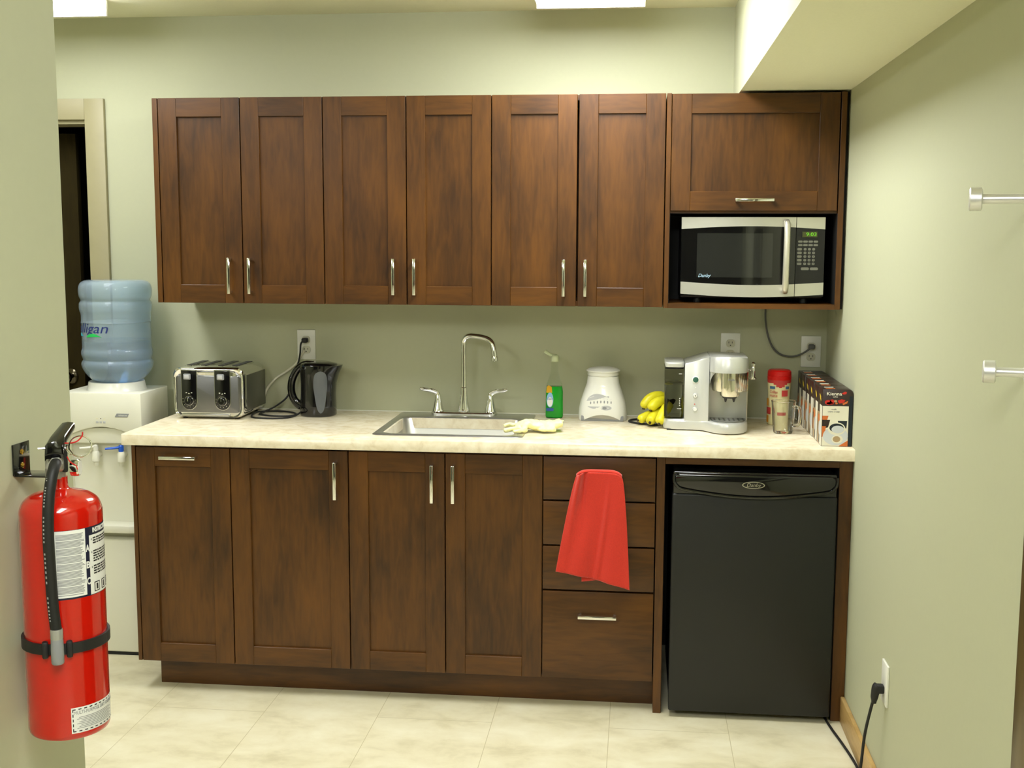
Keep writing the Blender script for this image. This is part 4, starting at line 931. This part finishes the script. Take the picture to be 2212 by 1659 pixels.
# ================================================================ fridge
FX0, FX1, FZ0, FZ1, FYF = -0.577, -0.051, 0.022, 0.832, -0.662
t = thing('fridge', 'small black under-counter fridge at the right end of the cabinets', 'fridge', ((FX0+FX1)/2, -0.35, 0))
part('cabinet', bx(FX0+0.004, FX1-0.004, -0.615, -0.05, 0.016, 0.828, 0, 0.006), fridge_m, t)
for x in (FX0+0.05, FX1-0.05):
    for y in (-0.58, -0.10):
        bm = B(); lathe(bm, [(0.016, 0.0), (0.017, 0.006), (0.012, 0.018)], (x, y, 0), 14); part('foot', bm, rubber, t)
bm = B()
box(bm, FX0, FX1, FYF+0.004, -0.618, FZ0, 0.760, 0, 0.006, 3)
dr = part('door', bm, fridge_m, t)
bm = B(); lo = [(FX0+0.006+(FX1-FX0-0.012)*i/20, 0.788-0.032*sin(pi*(0.04+0.92*i/20))) for i in range(21)]
prism(bm, [(FX1-0.006, FZ1-0.014), (FX1-0.02, FZ1-0.004), (FX0+0.02, FZ1-0.004), (FX0+0.006, FZ1-0.014)]+lo, FYF-0.006, FYF+0.030, 'y', 0, 0.005)
box(bm, FX0+0.002, FX1-0.002, FYF+0.010, -0.618, 0.745, FZ1, 0, 0.005, 3)
tube(bm, [(FX0+0.004, FYF-0.002, 0.825), (FX0+0.004, FYF-0.006, 0.805), (FX0+0.012, FYF-0.008, 0.790)]+[(x, FYF-0.009, z-0.002) for x, z in lo[1:-1:3]]+[(FX1-0.012, FYF-0.008, 0.790), (FX1-0.004, FYF-0.006, 0.805), (FX1-0.004, FYF-0.002, 0.825)], 0.0045, 8, 0, 4)
hg = part('grip_panel', bm, black_g, dr, sharp=40)
bm = B(); prism(bm, ellipse(-0.319, 0.796, 0.036, 0.0115, 32), FYF-0.0075, FYF-0.004, 'y', 0); prism(bm, ellipse(-0.319, 0.796, 0.033, 0.0092, 32), FYF-0.0080, FYF-0.004, 'y', 1)
text(bm, 'Danby', 0.0165, face_y(-0.319, FYF-0.0084, 0.796), 0, 0.0003, 0.25, 0.046); part('badge', bm, [nickel, black_g], dr)
bm = B(); tube(bm, [(-0.075, -0.12, 0.02), (-0.062, -0.4, 0.006), (-0.060, -0.60, 0.006), (-0.052, -0.70, 0.006), (-0.036, -0.82, 0.006), (-0.022, -0.95, 0.006), (-0.019, -1.06, 0.006), (-0.020, -1.18, 0.006), (-0.035, -1.30, 0.006), (-0.060, -1.34, 0.006), (-0.075, -1.27, 0.008), (-0.066, -1.21, 0.03), (-0.052, -1.195, 0.10), (-0.045, -1.20, 0.20), (-0.036, -1.222, 0.285), (-0.031, -1.235, 0.325)], 0.0042, 8, 0, 8)
part('power_cord', bm, rubber, t)
bm = B(); tube(bm, [(-0.031, -1.234, 0.308), (-0.030, -1.236, 0.330), (-0.026, -1.236, 0.352), (-0.022, -1.236, 0.360)], [0.007, 0.011, 0.013, 0.012], 12, 0, 5); box(bm, -0.026, -0.0068, -1.248, -1.224, 0.338, 0.362, 0, 0.004); part('plug', bm, rubber, t)

# ================================================================ red towel
t = thing('towel', 'red kitchen towel hanging over the top drawer handle', 'towel', (-0.82, -0.67, 0.44))
def towel_sheet(left, right, botz, yb, nx=28, nz=40, amp=0.004, ph=0.0):
    bm = B(); V = []
    for j in range(nz+1):
        s = j/nz; row = []
        for i in range(nx+1):
            q = i/nx
            x0 = left[0]+(left[1]-left[0])*s**0.85; x1 = right[0]+(right[1]-right[0])*(s**0.6)
            x = x0+(x1-x0)*q; zt_ = 0.826-0.016*abs(2*q-1)**5; zb_ = botz[0]+(botz[1]-botz[0])*q**1.25
            z = zt_+(zb_-zt_)*s
            y = yb-amp*s*(sin(q*9+ph)+0.6*sin(q*17+2.2*s+ph))-0.014*math.exp(-((q-0.10)/0.045)**2)*math.exp(-(s/0.5)**2)+0.010*math.exp(-((q-0.20-0.12*s)/0.05)**2)*math.exp(-((s-0.15)/0.25)**2)-0.007*math.exp(-((q-0.72+0.18*s)/0.035)**2)*min(1, s*2.5)+0.004*sin(s*6)*math.exp(-((q-0.35)/0.2)**2)
            row.append(bm.verts.new((x, y, z)))
        V.append(row)
    for a, b in zip(V, V[1:]):
        for i in range(nx): bm.faces.new((a[i], b[i], b[i+1], a[i+1]))
    return bm, V
bm, V = towel_sheet((-0.891, -0.955), (-0.741, -0.711), (0.490, 0.436), -0.671, nx=60, nz=60, amp=0.0065)
b2, V2 = towel_sheet((-0.889, -0.870), (-0.743, -0.72), (0.452, 0.480), -0.647, amp=0.0015, ph=1.0)
merge(bm, b2)
# fold over the bar
top = B(); n = 28; ts = []
for k in range(7):
    a = pi*k/6; ts.append([Vector((-0.890+0.148*i/n, -0.658-0.011*cos(a), 0.826-0.016*abs(2*i/n-1)**5+0.006*sin(a))) for i in range(n+1)])
rings(top, ts, 0, False, False); merge(bm, top)
bmesh.ops.remove_doubles(bm, verts=bm.verts[:], dist=0.0008)
o = part('cloth', bm, red_cloth, t, sharp=80)
md = o.modifiers.new('thick', 'SOLIDIFY'); md.thickness = 0.003; md.offset = 0

# ================================================================ yellow glove by the sink
t = thing('rubber_glove', 'crumpled pale yellow rubber glove at the front right corner of the sink', 'glove', (-1.05, -0.40, 0.918))
bm = B(); z0 = 0.9305
tube(bm, [(-1.105, -0.390, z0+0.004), (-1.065, -0.385, z0+0.014), (-1.02, -0.375, z0+0.008), (-0.975, -0.362, z0+0.010), (-0.948, -0.355, z0+0.016)], [0.018, 0.036, 0.036, 0.034, 0.032], 16, 0, 8, 0.46)
tube(bm, [(-1.095, -0.375, z0+0.006), (-1.125, -0.372, z0+0.008), (-1.146, -0.378, z0+0.003)], [0.012, 0.010, 0.010], 10, 0, 6, 0.8)
tube(bm, [(-1.085, -0.405, z0+0.002), (-1.110, -0.425, z0), (-1.138, -0.440, z0-0.002)], [0.013, 0.010, 0.009], 10, 0, 6, 0.8)
tube(bm, [(-1.065, -0.415, z0), (-1.080, -0.438, z0-0.002), (-1.104, -0.455, z0-0.003)], [0.013, 0.010, 0.008], 10, 0, 6, 0.8)
tube(bm, [(-1.02, -0.400, z0), (-1.00, -0.410, z0-0.002), (-0.965, -0.395, z0-0.001)], [0.013, 0.015, 0.012], 10, 0, 6, 0.6)
tube(bm, [(-0.985, -0.35, z0+0.008), (-0.955, -0.335, z0+0.014), (-0.938, -0.328, z0+0.020)], [0.014, 0.014, 0.006], 10, 0, 6, 0.5)
bm.transform(Matrix.Translation((-0.012, -0.042, -0.001)))
o = part('glove', bm, yellow_r, t, sharp=180)
rm = o.modifiers.new('join', 'REMESH'); rm.mode = 'VOXEL'; rm.voxel_size = 0.0026; rm.use_smooth_shade = True
tx = bpy.data.textures.new('crumple', 'CLOUDS'); tx.noise_scale = 0.022
dm = o.modifiers.new('crumple', 'DISPLACE'); dm.texture = tx; dm.strength = 0.012; dm.mid_level = 0.5
sm = o.modifiers.new('smooth', 'SMOOTH'); sm.factor = 0.5; sm.iterations = 2

# ================================================================ fire extinguisher on the near wall
EX, EY, ER = -1.5660, -2.780, 0.0600
acam = math.atan2(CY-EY, CX-EX)
def eang(off): return acam+off/ER           # arc length measured from the side facing the camera, + to the right
def ewrap(x, z, d=0.0): a = eang(x); return Vector((EX+(ER+d)*cos(a), EY+(ER+d)*sin(a), z))
t = thing('fire_extinguisher', 'red fire extinguisher hanging on the near wall at the left', 'fire extinguisher', (EX, EY, 0.822))
bm = B(); lathe(bm, fine([(0.050, 0.822), (0.0575, 0.824), (0.0600, 0.830)], 3)+[(ER, 0.834), (ER, 0.95), (ER, 1.10), (ER, 1.156)]+fine([(ER, 1.158), (0.0592, 1.170), (0.053, 1.183), (0.040, 1.192), (0.022, 1.197), (0.0135, 1.200), (0.0118, 1.208), (0.0118, 1.218)], 3), (EX, EY, 0), 56)
part('cylinder', bm, red_paint, t, sharp=50)
rr = Vector((-sin(acam), cos(acam), 0)); ff = Vector((cos(acam), sin(acam), 0))   # right as seen by the viewer / towards the viewer
def E(a, b, z): return Vector((EX, EY, 0))+rr*a+ff*b+Vector((0, 0, z))
ME = Matrix(((rr.x, ff.x, 0, EX), (rr.y, ff.y, 0, EY), (0, 0, 1, 0), (0, 0, 0, 1)))
bm = B(); lathe(bm, [(0.0135, 1.216), (0.0145, 1.219), (0.0145, 1.230), (0.0135, 1.233), (0.0135, 1.262), (0.011, 1.266)], (EX-rr.x*0.005, EY-rr.y*0.005, 0), 28); box(bm, -0.019, 0.008, -0.016, 0.022, 1.228, 1.258, 0, 0.006, 3, ME)
lathe(bm, [(0.0105, 0), (0.0105, 0.012), (0.008, 0.014)], (0, 0, 0), 6, 0, 'y', True, ME @ Matrix.Translation((-0.004, 0.020, 1.243)))
part('valve', bm, cast, t)
# levers rise away from the viewer along the wall
bm = B()
def lever(z0, z1, w0, w1, L, th):
    a = [(-w0-0.006, 0.024, z0), (w0-0.006, 0.024, z0), (w1+0.008, 0.024-L, z1), (-w1+0.008, 0.024-L, z1)]
    lo_ = [ME @ Vector(p) for p in a]; hi_ = [ME @ (Vector(p)+Vector((0, 0, th))) for p in a]
    v = [bm.verts.new(p) for p in lo_+hi_]
    for q in ((0, 3, 2, 1), (4, 5, 6, 7), (0, 1, 5, 4), (1, 2, 6, 5), (2, 3, 7, 6), (3, 0, 4, 7)): bm.faces.new([v[i] for i in q])
lever(1.252, 1.258, 0.011, 0.008, 0.05, 0.006)
def tri(pts_lo, th, M): pass
bmesh.ops.bevel(bm, geom=bm.edges[:], offset=0.002, segments=2, affect='EDGES'); part('carry_handle', bm, black_g, t)
bm = B()
def sweep(secs_):
    rs_ = []
    for (cx_, cy_, cz_, hw, hh) in secs_:
        rs_.append([ME @ Vector(p) for p in ((cx_-hw, cy_, cz_-hh), (cx_-hw, cy_+0.002, cz_), (cx_-hw*0.75, cy_+0.003, cz_+hh*0.4), (cx_, cy_+0.003, cz_+hh*0.6), (cx_+hw*0.75, cy_+0.003, cz_+hh*0.4), (cx_+hw, cy_+0.002, cz_), (cx_+hw, cy_, cz_-hh), (cx_+hw*0.8, cy_, cz_-hh*0.6), (cx_-hw*0.8, cy_, cz_-hh*0.6))])
    rings(bm, rs_)
sweep([(-0.006, 0.031, 1.256, 0.0130, 0.009), (-0.005, 0.026, 1.270, 0.0130, 0.010), (0.001, 0.006, 1.279, 0.0120, 0.008), (0.013, -0.026, 1.290, 0.0108, 0.007), (0.0155, -0.033, 1.2925, 0.0102, 0.006)])
part('squeeze_lever', bm, black_g, t, sharp=40)
bm = B(); P0 = E(0.030, 0.020, 1.250)
tube(bm, [E(-0.028, 0.018, 1.265), E(0.010, 0.018, 1.264)], 0.0018, 8, 0, 1)
tube(bm, [E(0.006, 0.020, 1.264), E(0.011, 0.026, 1.262), E(0.016, 0.030, 1.256)]+[E(0.031+0.0158*cos(radians(a)), 0.030, 1.267+0.0158*sin(radians(a))) for a in range(225, 225+361, 30)], 0.0012, 8, 0, 5)
part('pull_pin', bm, chrome, t)
bm = B(); tube(bm, [E(0.010, 0.024, 1.272), E(0.020, 0.031, 1.273), E(0.028, 0.032, 1.276), E(0.034, 0.033, 1.283), E(0.035, 0.034, 1.289)], 0.0011, 6, 0, 5); tube(bm, [E(0.012, 0.026, 1.252), E(0.016, 0.028, 1.244), E(0.024, 0.03, 1.238), E(0.026, 0.031, 1.232)], 0.0009, 6, 0, 4); part('seal_tie', bm, redp, t)
bm = B(); Mg = ME @ Matrix.Translation((0.022, 0.012, 1.232)) @ Matrix.Rotation(radians(-72), 4, 'Z')
lathe(bm, [(0.0125, -0.004), (0.013, 0.0), (0.013, 0.006), (0.0115, 0.008)], (0, 0, 0), 28, 0, 'y', True, Mg); lathe(bm, [(0.0108, 0.0076), (0.0108, 0.0084)], (0, 0, 0), 24, 1, 'y', True, Mg); box(bm, 0.004, 0.013, 0.004, 0.018, 1.226, 1.262, 2, 0.003, 2, ME)
part('pressure_gauge', bm, [chrome, white_l, black_m], t)
bm = B(); hp = [E(-0.004, 0.034, 1.244), E(-0.006, 0.048, 1.242), E(-0.011, 0.060, 1.226), E(-0.016, 0.067, 1.195), E(-0.0185, 0.0700, 1.15), E(-0.0180, 0.0700, 1.10), E(-0.0165, 0.070, 1.04), E(-0.0135, 0.070, 1.000)]
tube(bm, hp, 0.0082, 18, 0, 8); part('hose', bm, rubber, t)
bm = B()
S_ = smooth_pts(hp, 8)
for i in range(14, len(S_)-2):
    if i % 9 in (0, 8): continue
    p = S_[i]-rr*0.0062+ff*0.0064; q = S_[i+1]-rr*0.0062+ff*0.0064; dzz = (p-q)*0.30
    vv = [bm.verts.new(p-rr*0.0008-ff*0.0006), bm.verts.new(p+rr*0.0010+ff*0.0006), bm.verts.new(p-dzz*1.6+rr*0.0010+ff*0.0006), bm.verts.new(p-dzz*1.6-rr*0.0008-ff*0.0006)]
    bm.faces.new(vv)
part('hose_print', bm, ink_g, t, recalc=False)
bm = B(); hb = E(-0.0130, 0.0715, 0)
lathe(bm, [(0.0088, 0.988), (0.0092, 0.990), (0.0092, 1.001), (0.0086, 1.003)], hb, 20, 0); lathe(bm, [(0.0080, 0.950), (0.0092, 0.952), (0.0094, 0.972), (0.0088, 0.990)], hb, 20, 1)
part('nozzle', bm, [cast, grey_p], t)
# strap
bm = B(); rs = []
for i in range(49):
    a = 2*pi*i/48; rs.append([Vector((EX+r_*cos(a), EY+r_*sin(a), z)) for r_, z in ((ER+0.0004, 0.960), (ER+0.0042, 0.960), (ER+0.0042, 0.976), (ER+0.0004, 0.976))])
rings(bm, rs[:-1]+[rs[0]], 0, False)
for dx in (-0.030, 0.004): box(bm, dx-0.0045, dx+0.0045, 0.050 if dx < -0.02 else 0.058, 0.068 if dx > -0.02 else 0.062, 0.955, 0.981, 0, 0.003, 2, ME)
part('strap', bm, rubber, t)
# labels: text panel with the A B C column, and the striped badge below
bm = B(); L0, L1, z0, z1 = -0.014, 0.093, 1.042, 1.147
patch(bm, ewrap, L0, L1, z0, z1, 1, 0.0004, 24); patch(bm, ewrap, L0+0.003, 0.0335, z0+0.003, z1-0.0005, 0, 0.0007, 14); patch(bm, ewrap, 0.0400, L1-0.003, z0+0.001, z1-0.013, 0, 0.0007, 14)
rnd = random.Random(3); z = z1-0.006
k = 0
while z > z0+0.008:
    if k % 6 == 5: z -= 0.0012
    x1 = 0.0320-rnd.random()*0.007
    patch(bm, ewrap, L0+0.005, x1, z-0.0011, z, 3, 0.0009, 8); z -= 0.00175; k += 1
for zb, n_ in ((z1-0.017, 3), (z1-0.037, 5), (z1-0.060, 4)):
    for j in range(n_):
        x = 0.047
        while x < 0.090:
            w_ = 0.003+rnd.random()*0.005; patch(bm, ewrap, x, x+w_, zb-j*0.0038-0.0023, zb-j*0.0038, 2, 0.0009, 2); x += w_+0.0012
    patch(bm, ewrap, 0.0432, 0.0452, zb-0.004, zb-0.001, 3, 0.0009, 1)
for x in (0.047, 0.064, 0.080): patch(bm, ewrap, x, x+0.012, z0+0.004, z0+0.019, 2, 0.0009, 3); patch(bm, ewrap, x+0.0015, x+0.0105, z0+0.0055, z0+0.0175, 0, 0.0010, 3); patch(bm, ewrap, x+0.004, x+0.008, z0+0.007, z0+0.016, 2, 0.0011, 2)
for s, zz in (('A', 1.115), ('B', 1.0895), ('C', 1.0645)): text(bm, s, 0.0145, lambda v, zz=zz: ewrap(0.0368+v.x, zz+v.y, 0.0010+v.z), 0, 0.0002, 0, 0.0062, 0.0004)
text(bm, 'INSTRUCTIONS', 0.010, lambda v: ewrap(0.070+v.x, z1-0.0065+v.y, 0.0008+v.z), 0, 0.0002, 0, 0.046, 0.0003)
part('instruction_label', bm, [white_l, navy, ink, ink_g], t, recalc=False)
bm = B(); a0_, a1_, b0, b1 = 0.002, 0.090, 0.834, 0.874
patch(bm, ewrap, a0_, a1_, b0, b1, 0, 0.0004, 20)
x = a0_+0.002
while x < a1_-0.004:
    patch(bm, ewrap, x, x+0.0045, b1-0.0038, b1-0.0022, 1, 0.0007, 2); patch(bm, ewrap, x, x+0.0045, b0+0.0022, b0+0.0038, 1, 0.0007, 2); x += 0.0085
z = b0+0.003
while z < b1-0.004: patch(bm, ewrap, a0_+0.0018, a0_+0.0032, z, z+0.0045, 1, 0.0007, 1); z += 0.0075
for j in range(8): patch(bm, ewrap, a0_+0.008+(j % 3)*0.003, a1_-0.012-(j % 2)*0.006, b0+0.0068+j*0.0024, b0+0.0078+j*0.0024, 2, 0.0007, 8)
text(bm, 'MULTI-PURPOSE DRY CHEMICAL', 0.0075, lambda v: ewrap(0.047+v.x, b1-0.0085+v.y, 0.0007+v.z), 2, 0.0002, 0, 0.082)
part('type_label', bm, [white_l, ink, ink_g], t, recalc=False)
# wall bracket
t = thing('wall_bracket', 'black steel L-shaped bracket screwed to the near wall, holding the fire extinguisher', 'bracket', (XW, -2.756, 1.217))
bm = B(); by0, by1 = -2.781, -2.733
box(bm, XW, XW+0.003, by0, by1, 1.216, 1.264, 0, 0.001); box(bm, XW, EX-0.020, by0+0.004, by1-0.002, 1.214, 1.217, 0, 0.001)
part('plate', bm, black_g, t)
for z in (1.229, 1.250):
    bm = B(); lathe(bm, [(0.0045, 0.0), (0.0042, 0.0016), (0.0022, 0.0026)], (XW+0.003, -2.757, z), 16, 0, 'x'); part('screw', bm, brass, t)

# ================================================================ coat pegs on the right wall
pv = Vector((-0.974, 0.226, 0))
for wx, z, lab in ((0.0, 1.651, 'upper brushed metal coat peg with a round end, on the right wall'), (0.0, 1.342, 'lower brushed metal coat peg with a round end, on the right wall')):
    L = 0.106 if z > 1.5 else 0.066; ys = -2.275 if z > 1.5 else -2.265
    t = thing('coat_peg', lab, 'coat peg', (0, ys, z), group='coat pegs on the right wall')
    p0 = Vector((0.0, ys, z)); p1 = p0+pv*L
    bm = B(); tube(bm, [p0, p1], 0.0088, 20, 0, 1); part('rod', bm, plain('brushed_aluminium', (0.90, 0.90, 0.88), 0.36, 0.02, metal=0.7) if 'brushed_aluminium' not in MATS else MATS['brushed_aluminium'], t)
    bm = B(); tube(bm, [p1-pv*0.011, p1-pv*0.009, p1+pv*0.009, p1+pv*0.011], [0.018, 0.0208, 0.0208, 0.018], 32, 0, 1); part('end_disc', bm, MATS['brushed_aluminium'], t)
    bm = B(); tube(bm, [p0+Vector((0, 0, 0)), p0+Vector((-0.004, 0, 0))], 0.02, 24, 0, 1); part('wall_flange', bm, MATS['brushed_aluminium'], t)
